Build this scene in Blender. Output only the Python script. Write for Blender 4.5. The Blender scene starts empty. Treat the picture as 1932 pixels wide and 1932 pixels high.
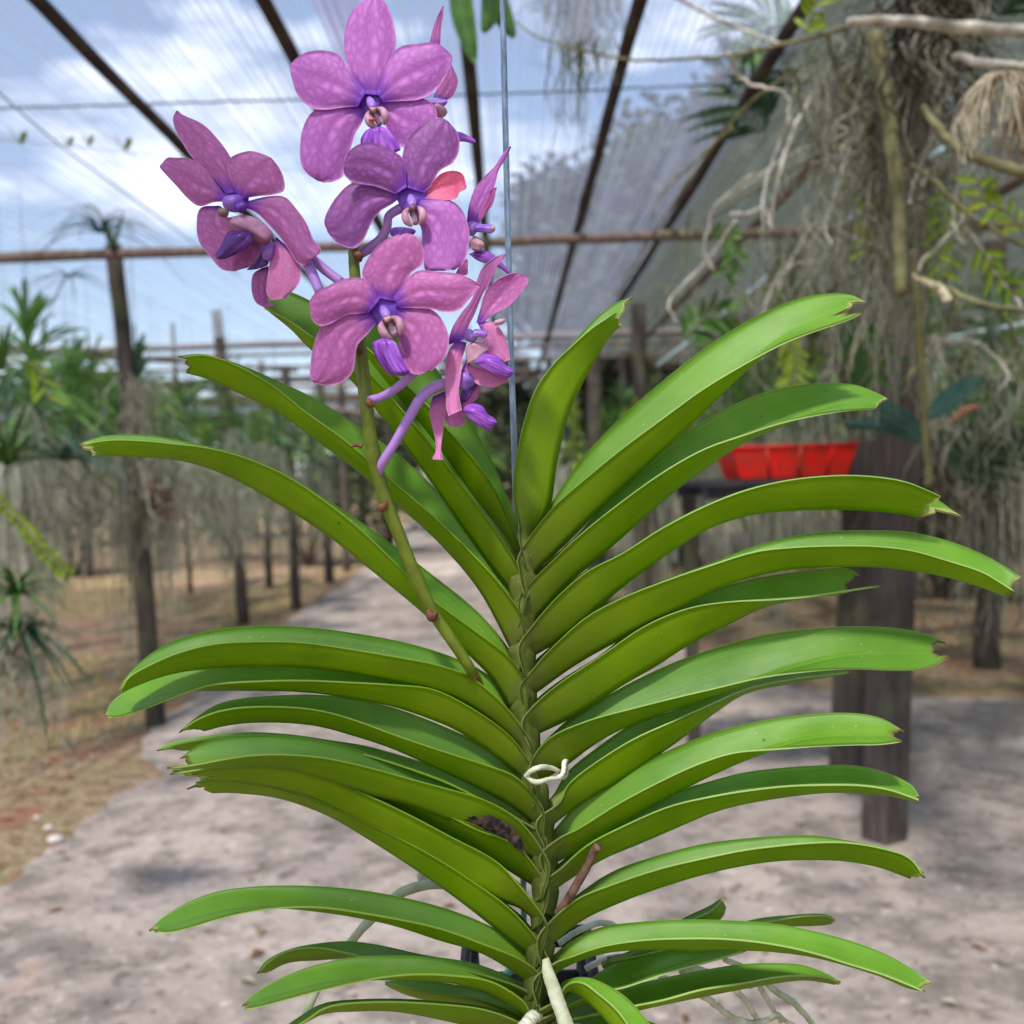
import bpy, math, random
import numpy as np
from mathutils import Vector, Matrix
random.seed(7)
rng = np.random.default_rng(7)
R = math.radians
S = bpy.context.scene
COL = S.collection

# ------------------------------------------------------------------ camera, sky, sun, exposure
CAMH = 1.25
FPX = 966 / math.tan(R(27))
cam = bpy.data.objects.new("camera", bpy.data.cameras.new("camera"))
COL.objects.link(cam)
PITCH, ROLL = R(2.0), R(1.7)
fw = Vector((0, math.cos(PITCH), -math.sin(PITCH)))
U0 = Vector((0, math.sin(PITCH), math.cos(PITCH)))
X0 = Vector((1, 0, 0))
rt = X0 * math.cos(ROLL) - U0 * math.sin(ROLL)
up = U0 * math.cos(ROLL) + X0 * math.sin(ROLL)
cl = Vector((0, 0, CAMH))
cam.matrix_world = Matrix((
    (rt.x, up.x, -fw.x, cl.x), (rt.y, up.y, -fw.y, cl.y), (rt.z, up.z, -fw.z, cl.z), (0, 0, 0, 1)))
cam.data.sensor_width = 36
cam.data.lens = 18 / math.tan(R(27))
cam.data.clip_start = 0.02
cam.data.clip_end = 2000
cam.data.dof.use_dof = True
cam.data.dof.focus_distance = 0.595
cam.data.dof.aperture_fstop = 7.2
S.camera = cam

SUN_EL, SUN_AZ = R(58), R(200)      # azimuth clockwise from +Y
w = bpy.data.worlds.new("World"); S.world = w; w.use_nodes = True
nt = w.node_tree; nt.nodes.clear()
out = nt.nodes.new("ShaderNodeOutputWorld"); bg = nt.nodes.new("ShaderNodeBackground")
sky = nt.nodes.new("ShaderNodeTexSky"); sky.sky_type = 'NISHITA'; sky.sun_disc = False
sky.sun_elevation = SUN_EL; sky.sun_rotation = SUN_AZ; sky.air_density = 1.0; sky.dust_density = 1.2
tc = nt.nodes.new("ShaderNodeTexCoord"); mp = nt.nodes.new("ShaderNodeMapping")
mp.inputs['Scale'].default_value = (1.6, 1.6, 4.0); mp.inputs['Location'].default_value = (0.35, 0.1, 0.0)
nz = nt.nodes.new("ShaderNodeTexNoise"); nz.inputs['Scale'].default_value = 1.5; nz.inputs['Detail'].default_value = 8; nz.inputs['Roughness'].default_value = .58
cr = nt.nodes.new("ShaderNodeValToRGB"); cr.color_ramp.elements[0].position = .52; cr.color_ramp.elements[1].position = .64
mx = nt.nodes.new("ShaderNodeMix"); mx.data_type = 'RGBA'
mx.inputs['B'].default_value = (7.2, 7.7, 8.8, 1)       # sunlit cloud, in the sky texture's own units
L = nt.links.new
L(tc.outputs['Generated'], mp.inputs['Vector']); L(mp.outputs[0], nz.inputs['Vector']); L(nz.outputs['Fac'], cr.inputs[0])
L(cr.outputs[0], mx.inputs['Factor']); L(sky.outputs[0], mx.inputs['A']); L(mx.outputs['Result'], bg.inputs[0]); L(bg.outputs[0], out.inputs[0])
bg.inputs[1].default_value = 0.15
sun = bpy.data.objects.new("sun", bpy.data.lights.new("sun", 'SUN')); COL.objects.link(sun)
sun.data.energy = 4.5; sun.data.angle = R(5); sun.data.color = (1, .95, .87)
sd = Vector((math.sin(SUN_AZ) * math.cos(SUN_EL), math.cos(SUN_AZ) * math.cos(SUN_EL), math.sin(SUN_EL)))
sun.rotation_euler = sd.to_track_quat('Z', 'Y').to_euler()
S.view_settings.view_transform = 'Standard'; S.view_settings.look = 'None'; S.view_settings.gamma = 1
S.view_settings.exposure = 0.76
S.cycles.max_bounces = 8; S.cycles.transparent_max_bounces = 12
S.cycles.caustics_reflective = False; S.cycles.caustics_refractive = False

# ------------------------------------------------------------------ helpers
def at(px, py, d):
    px, py, d = float(px), float(py), float(d)
    return cl + d * (fw + (px - 966) / FPX * rt - (py - 966) / FPX * up)
def ground(px, py, z=0.0):
    px, py = float(px), float(py)
    v = fw + (px - 966) / FPX * rt - (py - 966) / FPX * up
    return cl + v * ((z - CAMH) / v.z)
def depth_of(p): return (p - cl).dot(fw)
FR = {'A': (100, 650, .62112), 'B': (1100, 650, .62112), 'C': (300, 1500, .5176), 'D': (1100, 1500, .62112),
      'E': (600, 800, .2588), 'G': (650, 0, .2588), 'H': (700, 250, .28468), 'I': (700, 500, .28468),
      'J': (350, 230, .2588), 'K': (1000, 1950, .2588), 'P': (0, 0, 1.231884), 'Q': (1680, 0, .36232), 'T': (1000, 0, .36232)}
def toP(fr, x, y):
    a, b, s = FR[fr]
    return ((a + x * s) * .811765, (b + y * s) * .811765)
def lin(r, g=None, b=None, k=1.0):
    def f(c):
        c /= 255
        return (c / 12.92 if c <= .04045 else ((c + .055) / 1.055) ** 2.4) * k
    return (f(r), f(g), f(b), 1)
def cat(pts, n, lo=0.0, hi=1.0):
    P = np.array(pts, float); m = len(P)
    if m == 2: return np.array([P[0] + (P[1] - P[0]) * t for t in np.linspace(lo, hi, n)])
    P = np.vstack([2 * P[0] - P[1], P, 2 * P[-1] - P[-2]])
    o = []
    for t in np.linspace(lo, hi, n):
        o.append(catat(P, m, t))
    return np.array(o)
def catat(P, m, t):
    x = min(max(t, 0), 1) * (m - 1); i = min(int(x), m - 2); f = x - i
    a, b, c, d = P[i], P[i + 1], P[i + 2], P[i + 3]
    return .5 * ((2 * b) + (c - a) * f + (2 * a - 5 * b + 4 * c - d) * f * f + (3 * b - a - 3 * c + d) * f ** 3)

class MB:
    def __init__(s): s.v = []; s.f = []; s.uv = []; s.m = []
    def add(s, v, f, uv=None, m=0):
        o = len(s.v); s.v += [tuple(map(float, p)) for p in v]; s.f += [tuple(i + o for i in q) for q in f]
        s.uv += [tuple(map(float, q)) for q in uv] if uv is not None else [(0, 0)] * len(v)
        s.m += [m] * len(f) if isinstance(m, int) else list(m)
        return s
    def grid(s, G, UV=None, m=0):
        n, k = len(G), len(G[0])
        v = [G[i][j] for i in range(n) for j in range(k)]
        uv = [UV[i][j] for i in range(n) for j in range(k)] if UV is not None else None
        f = [(i * k + j, i * k + j + 1, (i + 1) * k + j + 1, (i + 1) * k + j) for i in range(n - 1) for j in range(k - 1)]
        return s.add(v, f, uv, m)
    def shell(s, G, UV, th, m0=0, m1=0):
        G = np.array(G, float); n, k = G.shape[:2]
        du = np.gradient(G, axis=0); dv = np.gradient(G, axis=1)
        N = np.cross(du, dv); N /= np.linalg.norm(N, axis=2, keepdims=True) + 1e-12
        A = G + N * th / 2; B = G - N * th / 2
        v = list(A.reshape(-1, 3)) + list(B.reshape(-1, 3)); o = n * k
        uv = [UV[i][j] for i in range(n) for j in range(k)] * 2
        f = []; mm = []
        for i in range(n - 1):
            for j in range(k - 1):
                a, b, c, d = i * k + j, i * k + j + 1, (i + 1) * k + j + 1, (i + 1) * k + j
                f.append((d, c, b, a)); mm.append(m0)
                f.append((a + o, b + o, c + o, d + o)); mm.append(m1)
        def rim(q):
            for a, b in zip(q[:-1], q[1:]): f.append((a, b, b + o, a + o)); mm.append(m1)
        rim([i * k for i in range(n)]); rim([i * k + k - 1 for i in range(n)][::-1])
        rim(list(range(k))[::-1]); rim([(n - 1) * k + j for j in range(k)])
        return s.add(v, f, uv, mm)
    def tube(s, path, rad, seg=8, m=0, cap=True, ridge=None):
        P = [Vector(p) for p in path]; n = len(P)
        if not hasattr(rad, '__len__'): rad = [rad] * n
        T = [(P[min(i + 1, n - 1)] - P[max(i - 1, 0)]).normalized() for i in range(n)]
        a = Vector((0, 0, 1)) if abs(T[0].z) < .8 else Vector((1, 0, 0))
        x = T[0].cross(a).normalized(); v = []; uv = []
        for i in range(n):
            x = (x - T[i] * x.dot(T[i])).normalized(); y = T[i].cross(x)
            for k in range(seg):
                t = 2 * math.pi * k / seg; r = rad[i] * (1 if ridge is None else 1 + ridge * math.cos(3 * t))
                v.append(P[i] + x * (r * math.cos(t)) + y * (r * math.sin(t))); uv.append((i / (n - 1), k / seg))
        f = [(i * seg + k, i * seg + (k + 1) % seg, (i + 1) * seg + (k + 1) % seg, (i + 1) * seg + k) for i in range(n - 1) for k in range(seg)]
        if cap: f += [tuple(range(seg))[::-1], tuple((n - 1) * seg + k for k in range(seg))]
        return s.add(v, f, uv, m)
    def box(s, c, sx, sy, sz, rz=0, m=0, taper=1.0):
        v = []
        for z in (-1, 1):
            t = 1 if z > 0 else taper
            for x, y in ((-1, -1), (1, -1), (1, 1), (-1, 1)):
                p = Matrix.Rotation(rz, 3, 'Z') @ Vector((x * sx / 2 * t, y * sy / 2 * t, z * sz / 2)); v.append(Vector(c) + p)
        return s.add(v, [(3, 2, 1, 0), (4, 5, 6, 7), (0, 1, 5, 4), (1, 2, 6, 5), (2, 3, 7, 6), (3, 0, 4, 7)], None, m)
    def beam(s, a, b, w_, h_, m=0):
        a = Vector(a); b = Vector(b); T = (b - a).normalized(); x = T.cross(Vector((0, 0, 1)))
        x = x.normalized() if x.length > .05 else Vector((1, 0, 0)); y = x.cross(T)
        v = [p + x * (i * w_ / 2) + y * (j * h_ / 2) for p in (a, b) for i, j in ((-1, -1), (1, -1), (1, 1), (-1, 1))]
        return s.add(v, [(3, 2, 1, 0), (4, 5, 6, 7), (0, 1, 5, 4), (1, 2, 6, 5), (2, 3, 7, 6), (3, 0, 4, 7)], None, m)
    def ball(s, c, rx, ry, rz_, seg=16, rings=10, ax=None, m=0):
        ax = ax or (Vector((1, 0, 0)), Vector((0, 1, 0)), Vector((0, 0, 1))); c = Vector(c); v = []; uv = []
        for i in range(rings + 1):
            ph = math.pi * i / rings
            for k in range(seg):
                t = 2 * math.pi * k / seg
                v.append(c + ax[0] * (rx * math.sin(ph) * math.cos(t)) + ax[1] * (ry * math.sin(ph) * math.sin(t)) + ax[2] * (rz_ * math.cos(ph)))
                uv.append((i / rings, k / seg))
        f = [(i * seg + k, i * seg + (k + 1) % seg, (i + 1) * seg + (k + 1) % seg, (i + 1) * seg + k) for i in range(rings) for k in range(seg)]
        return s.add(v, f, uv, m)
    def build(s, name, mats, parent=None, org=None, smooth=True):
        me = bpy.data.meshes.new(name)
        o = Vector(org) if org is not None else (Vector(parent['_o']) if parent is not None and '_o' in parent else Vector((0, 0, 0)))
        v = [(p[0] - o.x, p[1] - o.y, p[2] - o.z) for p in s.v]
        me.from_pydata(v, [], s.f)
        ul = me.uv_layers.new(name="UVMap")
        li = np.empty(len(me.loops), np.int32); me.loops.foreach_get("vertex_index", li)
        ul.data.foreach_set("uv", np.array(s.uv, np.float32)[li].ravel())
        for m in (mats if isinstance(mats, (list, tuple)) else [mats]): me.materials.append(m)
        me.polygons.foreach_set("material_index", s.m)
        if smooth: me.polygons.foreach_set("use_smooth", [True] * len(me.polygons))
        me.update()
        ob = bpy.data.objects.new(name, me); COL.objects.link(ob)
        if parent is not None: ob.parent = parent
        else: ob.location = o
        return ob
def tag(o, label=None, cat_=None, group=None, kind=None):
    if label: o['label'] = label
    if cat_: o['category'] = cat_
    if group: o['group'] = group
    if kind: o['kind'] = kind
    return o
def empty(name, loc, label=None, cat_=None, group=None, parent=None):
    o = bpy.data.objects.new(name, None); COL.objects.link(o); o.empty_display_size = .05
    if parent is None:
        o.location = loc; o['_o'] = tuple(loc)
    else:
        o.parent = parent; o['_o'] = tuple(parent['_o'])
    return tag(o, label, cat_, group)
def dup(root, loc, rz=0, sc=1.0, label=None, tilt=(0, 0)):
    c = root.copy(); COL.objects.link(c); c.location = loc; c.rotation_euler = (tilt[0], tilt[1], rz); c.scale = (sc,) * 3
    if label: c['label'] = label
    for ch in root.children:
        k = ch.copy(); COL.objects.link(k); k.parent = c
        for g in ch.children:
            q = g.copy(); COL.objects.link(q); q.parent = k
    return c
ORD = 'first second third fourth fifth sixth seventh eighth ninth tenth eleventh twelfth thirteenth fourteenth fifteenth sixteenth seventeenth eighteenth nineteenth twentieth'.split()
def ordn(i):
    if i < 20: return ORD[i]
    t = ['twenty', 'thirty', 'forty', 'fifty', 'sixty'][(i + 1) // 10 - 2]; k = (i + 1) % 10
    return (t[:-1] + 'ieth') if k == 0 else t + '-' + ORD[k - 1]

# ------------------------------------------------------------------ materials
class NT:
    def __init__(s, name):
        s.mat = bpy.data.materials.new(name); s.mat.use_nodes = True; s.t = s.mat.node_tree; s.t.nodes.clear()
        s.out = s.n('OutputMaterial')
    def n(s, ty, **kw):
        x = s.t.nodes.new('ShaderNode' + ty)
        for k, v in kw.items():
            if k in x.inputs: x.inputs[k].default_value = v
            else: setattr(x, k, v)
        return x
    def l(s, a, b): s.t.links.new(a, b)
    def sock(s, v, inp):
        if hasattr(v, 'is_output'): s.l(v, inp)
        else: inp.default_value = v
    def mix(s, f, a, b, bl='MIX'):
        x = s.t.nodes.new('ShaderNodeMix'); x.data_type = 'RGBA'; x.blend_type = bl
        s.sock(f, x.inputs['Factor']); s.sock(a, x.inputs['A']); s.sock(b, x.inputs['B']); return x.outputs['Result']
    def ramp(s, f, p0, p1, a=(0, 0, 0, 1), b=(1, 1, 1, 1)):
        x = s.n('ValToRGB'); e = x.color_ramp.elements; e[0].position = p0; e[1].position = p1; e[0].color = a; e[1].color = b
        s.l(f, x.inputs[0]); return x.outputs[0]
    def math(s, op, a, b=0.0):
        x = s.t.nodes.new('ShaderNodeMath'); x.operation = op; s.sock(a, x.inputs[0]); s.sock(b, x.inputs[1]); return x.outputs[0]
    def coord(s, kind='Object', scale=(1, 1, 1), rot=(0, 0, 0)):
        c = s.n('TexCoord'); m = s.n('Mapping'); m.inputs['Scale'].default_value = scale; m.inputs['Rotation'].default_value = rot
        s.l(c.outputs[kind], m.inputs[0]); return m.outputs[0]
    def noise(s, vec, scale, detail=4, rough=.55, dist=0):
        x = s.n('TexNoise', Scale=scale, Detail=detail, Roughness=rough, Distortion=dist); s.l(vec, x.inputs['Vector']); return x.outputs['Fac']
    def bsdf(s, color, rough=.5, spec=.5, trans=0.0, tcol=None, bump=None, bstr=.3, bdist=.01, coat=0):
        p = s.n('BsdfPrincipled'); s.sock(color, p.inputs['Base Color']); s.sock(rough, p.inputs['Roughness']); p.inputs['Specular IOR Level'].default_value = spec
        p.inputs['Coat Weight'].default_value = coat
        if bump is not None:
            b = s.n('Bump', Strength=bstr, Distance=bdist); s.l(bump, b.inputs['Height']); s.l(b.outputs[0], p.inputs['Normal'])
        o = p.outputs[0]
        if trans > 0:
            t = s.n('BsdfTranslucent'); s.sock(tcol if tcol is not None else color, t.inputs[0])
            m = s.n('MixShader'); m.inputs[0].default_value = trans; s.l(o, m.inputs[1]); s.l(t.outputs[0], m.inputs[2]); o = m.outputs[0]
        s.l(o, s.out.inputs[0]); return s.mat

def leaf_mat(name, c1, c2, cbase, edge, rough=.35, trans=.3, tcol=None, spec=.5):
    n = NT(name); uv = n.n('UVMap').outputs[0]
    sep = n.n('SeparateXYZ'); n.l(uv, sep.inputs[0]); u, v = sep.outputs[0], sep.outputs[1]
    m1 = n.n('Mapping'); m1.inputs['Scale'].default_value = (1.2, 34, 1); n.l(uv, m1.inputs[0])
    stri = n.noise(m1.outputs[0], 3, 3)
    big = n.noise(n.coord('Object'), 22, 3)
    col = n.mix(n.ramp(big, .35, .68), c1, c2)
    col = n.mix(n.math('MULTIPLY', n.ramp(stri, .42, .7), .45), col, tuple(x * 1.5 for x in c2[:3]) + (1,))
    m2 = n.n('Mapping'); m2.inputs['Scale'].default_value = (1, 60, 1); n.l(uv, m2.inputs[0])
    col = n.mix(n.math('MULTIPLY', n.ramp(n.noise(m2.outputs[0], 2.5, 1), .45, .6), .16), col, tuple(x * .45 for x in c1[:3]) + (1,))
    oi = n.n('ObjectInfo').outputs['Random']
    col = n.mix(n.math('MULTIPLY', oi, .2), col, tuple(x * y for x, y in zip(c2[:3], (1.25, 1.05, .6))) + (1,))
    col = n.mix(n.math('MULTIPLY', n.ramp(n.math('FRACT', n.math('MULTIPLY', oi, 7.3)), .5, 1.0), .4), col, tuple(x * .6 for x in c1[:3]) + (1,))
    base = n.ramp(u, .0, .24, (1, 1, 1, 1), (0, 0, 0, 1))
    col = n.mix(n.math('MULTIPLY', base, .75), col, cbase)
    av = n.math('ABSOLUTE', n.math('SUBTRACT', v, .5))
    e = n.math('MULTIPLY', n.ramp(av, .487, .497), n.ramp(u, .05, .4))
    col = n.mix(n.math('MULTIPLY', e, .5), col, edge)
    sh = n.ramp(u, .0, .05, (1, 1, 1, 1), (0, 0, 0, 1))
    col = n.mix(n.math('MULTIPLY', sh, .7), col, n.mix(n.ramp(n.noise(n.coord('Object'), 130, 4), .4, .62), lin(136, 138, 84), lin(98, 100, 52)))
    col = n.mix(n.math('MULTIPLY', n.math('MULTIPLY', n.ramp(av, .44, .48), n.ramp(u, .03, .16, (1, 1, 1, 1), (0, 0, 0, 1))), .28), col, lin(84, 84, 70))
    mid = n.ramp(av, .0, .018, (1, 1, 1, 1), (0, 0, 0, 1))
    col = n.mix(n.math('MULTIPLY', mid, .12), col, edge)
    tipf = n.ramp(n.math('ADD', u, n.math('MULTIPLY', n.math('SUBTRACT', n.noise(n.coord('Object'), 90, 3), .5), .05)), .972, .994)
    col = n.mix(n.math('MULTIPLY', tipf, .75), col, n.mix(n.ramp(big, .45, .55), lin(196, 186, 120), lin(120, 84, 52)))
    sp = n.n('TexVoronoi', Scale=190.0); n.l(n.coord('Object'), sp.inputs['Vector'])
    spn = n.math('MULTIPLY', n.ramp(sp.outputs['Distance'], .07, .13, (1, 1, 1, 1), (0, 0, 0, 1)), n.ramp(n.noise(n.coord('Object'), 30, 2), .5, .62))
    col = n.mix(n.math('MULTIPLY', spn, .6), col, lin(190, 200, 150))
    sp2 = n.n('TexVoronoi', Scale=70.0); n.l(n.coord('Object'), sp2.inputs['Vector'])
    dk = n.math('MULTIPLY', n.ramp(sp2.outputs['Distance'], .05, .10, (1, 1, 1, 1), (0, 0, 0, 1)), n.ramp(n.noise(n.coord('Object'), 14, 1), .58, .64))
    col = n.mix(n.math('MULTIPLY', dk, .8), col, lin(45, 42, 15))
    r = n.math('ADD', n.math('MULTIPLY', n.noise(n.coord('Object'), 60, 4), .3), rough - .13)
    return n.bsdf(col, r, spec, trans, tcol, bump=n.noise(m1.outputs[0], 6, 4), bstr=.12, bdist=.002)
LEAF_IN = leaf_mat('leaf_upper', lin(82, 134, 28), lin(114, 164, 50), lin(112, 140, 10), lin(190, 212, 130), .38, .28, lin(150, 186, 4), .38)
LEAF_OUT = leaf_mat('leaf_under', lin(116, 156, 2), lin(150, 186, 8), lin(120, 124, 40), lin(185, 208, 105), .42, .48, lin(160, 205, 0))
def scar_mat():
    n = NT('leaf_rot'); v = n.coord('Object')
    c = n.mix(n.ramp(n.noise(v, 160, 4), .4, .7), lin(22, 16, 16), lin(88, 72, 66))
    return n.bsdf(c, .8, .2, bump=n.noise(v, 240, 4), bstr=.8, bdist=.002)
SCAR = scar_mat()
PK = 1.9
def petal_mat(name, dark, light, tip, edge, centre, cell=9.0, trans=.45):
    br = lambda c: tuple(min(.9, (x * .86 + sum(c[:3]) / 3 * .14) * PK + .035) for x in c[:3]) + (1,)
    dark, light, tip, edge = map(br, (dark, light, tip, edge))
    n = NT(name); uv = n.n('UVMap').outputs[0]; sep = n.n('SeparateXYZ'); n.l(uv, sep.inputs[0]); u, v = sep.outputs[0], sep.outputs[1]
    m = n.n('Mapping'); m.inputs['Scale'].default_value = (1.0, .8, 1); n.l(uv, m.inputs[0])
    dn = n.n('TexNoise', Scale=5.0, Detail=2.0); n.l(uv, dn.inputs['Vector'])
    wv = n.mix(.06, m.outputs[0], dn.outputs['Color'], 'ADD')
    vo = n.n('TexVoronoi', Scale=cell, feature='DISTANCE_TO_EDGE'); n.l(wv, vo.inputs['Vector'])
    cells = n.ramp(vo.outputs['Distance'], .0, .5)
    col = n.mix(n.math('MULTIPLY', cells, .75), dark, light)
    m2 = n.n('Mapping'); m2.inputs['Scale'].default_value = (.6, 22, 1); n.l(uv, m2.inputs[0])
    col = n.mix(n.math('MULTIPLY', n.ramp(n.noise(m2.outputs[0], 1.4, 2), .48, .66), .42), col, dark)
    bigp = n.noise(uv, 2.3, 2)
    col = n.mix(n.math('MULTIPLY', n.ramp(bigp, .4, .75), .5), col, tip)
    av = n.math('ABSOLUTE', n.math('SUBTRACT', v, .5))
    mid = n.ramp(av, .004, .03, (1, 1, 1, 1), (0, 0, 0, 1)); col = n.mix(n.math('MULTIPLY', mid, .35), col, dark)
    col = n.mix(n.math('MULTIPLY', n.ramp(av, .465, .498), .5), col, edge)
    col = n.mix(n.ramp(n.math('ADD', u, n.math('MULTIPLY', n.math('SUBTRACT', bigp, .5), .14)), .02, .17, (1, 1, 1, 1), (0, 0, 0, 1)), col, centre)
    return n.bsdf(col, .5, .3, trans, None, bump=vo.outputs['Distance'], bstr=.12, bdist=.002)
VIO = lin(130, 62, 190)
PET_A = petal_mat('petal_mauve', lin(140, 62, 148), lin(184, 108, 196), lin(136, 54, 140), lin(205, 130, 215), VIO)
PET_B = petal_mat('petal_deep_purple', lin(108, 38, 118), lin(160, 80, 172), lin(98, 30, 104), lin(196, 120, 206), VIO)
PET_C = petal_mat('petal_rose', lin(144, 60, 130), lin(190, 106, 176), lin(148, 62, 128), lin(214, 132, 190), VIO)
PET_D = petal_mat('petal_pink', lin(166, 80, 140), lin(208, 126, 176), lin(176, 90, 146), lin(232, 168, 196), VIO, 14)
PET_E = petal_mat('petal_coral', lin(176, 62, 112), lin(226, 110, 140), lin(222, 70, 78), lin(222, 150, 160), VIO, 10)
PET_F = petal_mat('petal_plum', lin(134, 58, 124), lin(174, 94, 166), lin(128, 52, 118), lin(200, 130, 180), VIO)
def flat(name, c1, c2=None, rough=.5, sc=20, trans=0, spec=.4, bs=.3, kind='Object', stretch=(1, 1, 1), det=4, bd=.01):
    n = NT(name); v = n.coord(kind, stretch); f = n.noise(v, sc, det)
    return n.bsdf(n.mix(n.ramp(f, .35, .65), c1, c2 or c1), rough, spec, trans, bump=f, bstr=bs, bdist=bd)
def lipmat(name, a, b):
    n = NT(name); uv = n.n('UVMap').outputs[0]; m2 = n.n('Mapping'); m2.inputs['Scale'].default_value = (1, 14, 1); n.l(uv, m2.inputs[0])
    return n.bsdf(n.mix(n.ramp(n.noise(m2.outputs[0], 1.5, 2), .38, .66), a, b), .35, .5, .15, bump=n.noise(m2.outputs[0], 1.5, 2), bstr=.4, bdist=.002)
LIP = lipmat('lip_violet', lin(116, 40, 168), lin(184, 110, 222))
LIPD = lipmat('lip_dark', lin(62, 20, 104), lin(104, 48, 150))
CREAM = flat('lip_cream', lin(206, 164, 184), lin(180, 124, 150), .5, 180, .2, bd=.001)
CAP = flat('anther_cap', lin(206, 176, 156), lin(176, 130, 120), .45, 200, .1, bd=.001)
CAPD = flat('anther_cap_brown', lin(138, 112, 108), lin(120, 84, 70), .45, 200, .1, bd=.001)
COLM = flat('column_lavender', lin(176, 138, 218), lin(140, 90, 200), .4, 120, .2, bd=.001)
COLD = flat('column_violet', lin(122, 72, 196), lin(96, 36, 156), .4, 120, .2, bd=.001)
PED = flat('pedicel_lavender', lin(176, 132, 222), lin(190, 142, 210), .4, 60, .15, bd=.001)
STALK = flat('stalk_green', lin(88, 100, 20), lin(112, 130, 34), .42, 60, .05, bd=.001)
BRACT = flat('bract_brown', lin(84, 40, 26), lin(124, 78, 50), .6, 200, 0, bd=.001)
def stem_m():
    n = NT('stem_sheath'); v = n.coord('Object')
    c = n.mix(n.ramp(n.noise(v, 60, 4), .35, .65), lin(92, 98, 40), lin(120, 116, 70))
    c = n.mix(n.ramp(n.noise(v, 180, 3), .62, .72), c, lin(50, 44, 30))
    return n.bsdf(c, .6, .3, bump=n.noise(v, 220, 4), bstr=.3, bdist=.002)
STEM = stem_m()
ROOT = flat('aerial_root', lin(204, 206, 186), lin(164, 168, 132), .75, 90, 0, .2, bd=.001)
ROOTG = flat('aerial_root_green', lin(150, 166, 130), lin(176, 182, 160), .7, 90, 0, .2, bd=.001)
ROOTW = flat('aerial_root_white', lin(226, 226, 220), lin(186, 186, 170), .8, 90, 0, .2, bd=.001)
TWIG = flat('dry_twig', lin(112, 88, 74), lin(72, 52, 42), .85, 200, 0, .2, bd=.001)
# ------------------------------------------------------------------ ground, path
def ground_mat():
    n = NT('dry_litter'); v = n.coord('Object')
    c = n.mix(n.ramp(n.noise(v, 1.1, 5), .4, .6), lin(148, 124, 106), lin(138, 128, 96))
    c = n.mix(n.ramp(n.noise(v, 14, 6), .45, .62), c, lin(104, 86, 62))
    c = n.mix(n.ramp(n.noise(v, 45, 3), .58, .66), c, lin(188, 158, 130))
    c = n.mix(n.ramp(n.noise(v, 2.7, 3), .56, .66), c, lin(140, 100, 80))
    return n.bsdf(c, .95, .1, bump=n.noise(v, 30, 6), bstr=.8, bdist=.03)
def path_mat():
    n = NT('worn_concrete'); v = n.coord('Object')
    c = n.mix(n.ramp(n.noise(v, 1.6, 6, .6), .35, .65), lin(182, 168, 159, 1.0), lin(158, 146, 138, 1.0))
    c = n.mix(n.math('MULTIPLY', n.ramp(n.noise(v, 5.5, 8, .68), .46, .62), .75), c, lin(116, 110, 102, .88))
    c = n.mix(n.math('MULTIPLY', n.ramp(n.noise(v, 2.6, 7, .65, 1.2), .54, .68), .65), c, lin(110, 108, 92, .88))
    c = n.mix(n.math('MULTIPLY', n.ramp(n.noise(v, 17, 6, .6), .56, .66), .7), c, lin(92, 84, 80, .88))
    c = n.mix(n.math('MULTIPLY', n.ramp(n.noise(v, 3.4, 4, .6), .62, .72), .4), c, lin(206, 168, 146, .88))
    c = n.mix(n.math('MULTIPLY', n.ramp(n.noise(v, 26, 3), .62, .7), .6), c, lin(222, 208, 202, .88))
    return n.bsdf(c, .9, .15, bump=n.noise(v, 12, 8, .65), bstr=.9, bdist=.03)
GM, PM = ground_mat(), path_mat()
g = MB(); gx = [-150, -40, -12, -7, -5, -4, -3, -2, -1, 0, 1, 2, 3, 4, 5, 7, 12, 40, 150]; gy = [-60, -10, 0, 1, 2, 3, 4, 5, 6, 7, 8, 10, 12, 15, 20, 30, 60, 180]
g.grid([[(x, y, 0) for x in gx] for y in gy]); tag(g.build('ground', GM), kind='structure')
pl = [(-560, 2000), (-260, 1800), (0, 1668), (120, 1590), (225, 1500), (300, 1465), (262, 1412), (290, 1370), (400, 1290), (470, 1225), (560, 1160), (640, 1110), (700, 1058), (760, 1000), (800, 965)]
pr = [(3400, 2100), (3200, 1800), (3100, 1600), (2900, 1480), (2600, 1400), (2300, 1345), (1932, 1322), (1700, 1318), (1590, 1310), (1500, 1290), (1380, 1250), (1250, 1210), (1120, 1150), (1020, 1080), (930, 1000)]
mb = MB(); A_ = cat(pl, 70); B_ = cat(pr, 70); rows = []
for i in range(70):
    a = ground(*A_[i]); b = ground(*B_[i]); a = a + Vector((random.uniform(-.03, .03), random.uniform(-.03, .03), 0))
    rows.append([(a + (b - a) * (j / 12)) for j in range(13)])
rows = [[Vector((p.x, p.y, .03 if 0 < j < 12 else .005)) for j, p in enumerate(r)] for r in rows]
mb.grid(rows); tag(mb.build('path', PM), kind='structure')

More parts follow.
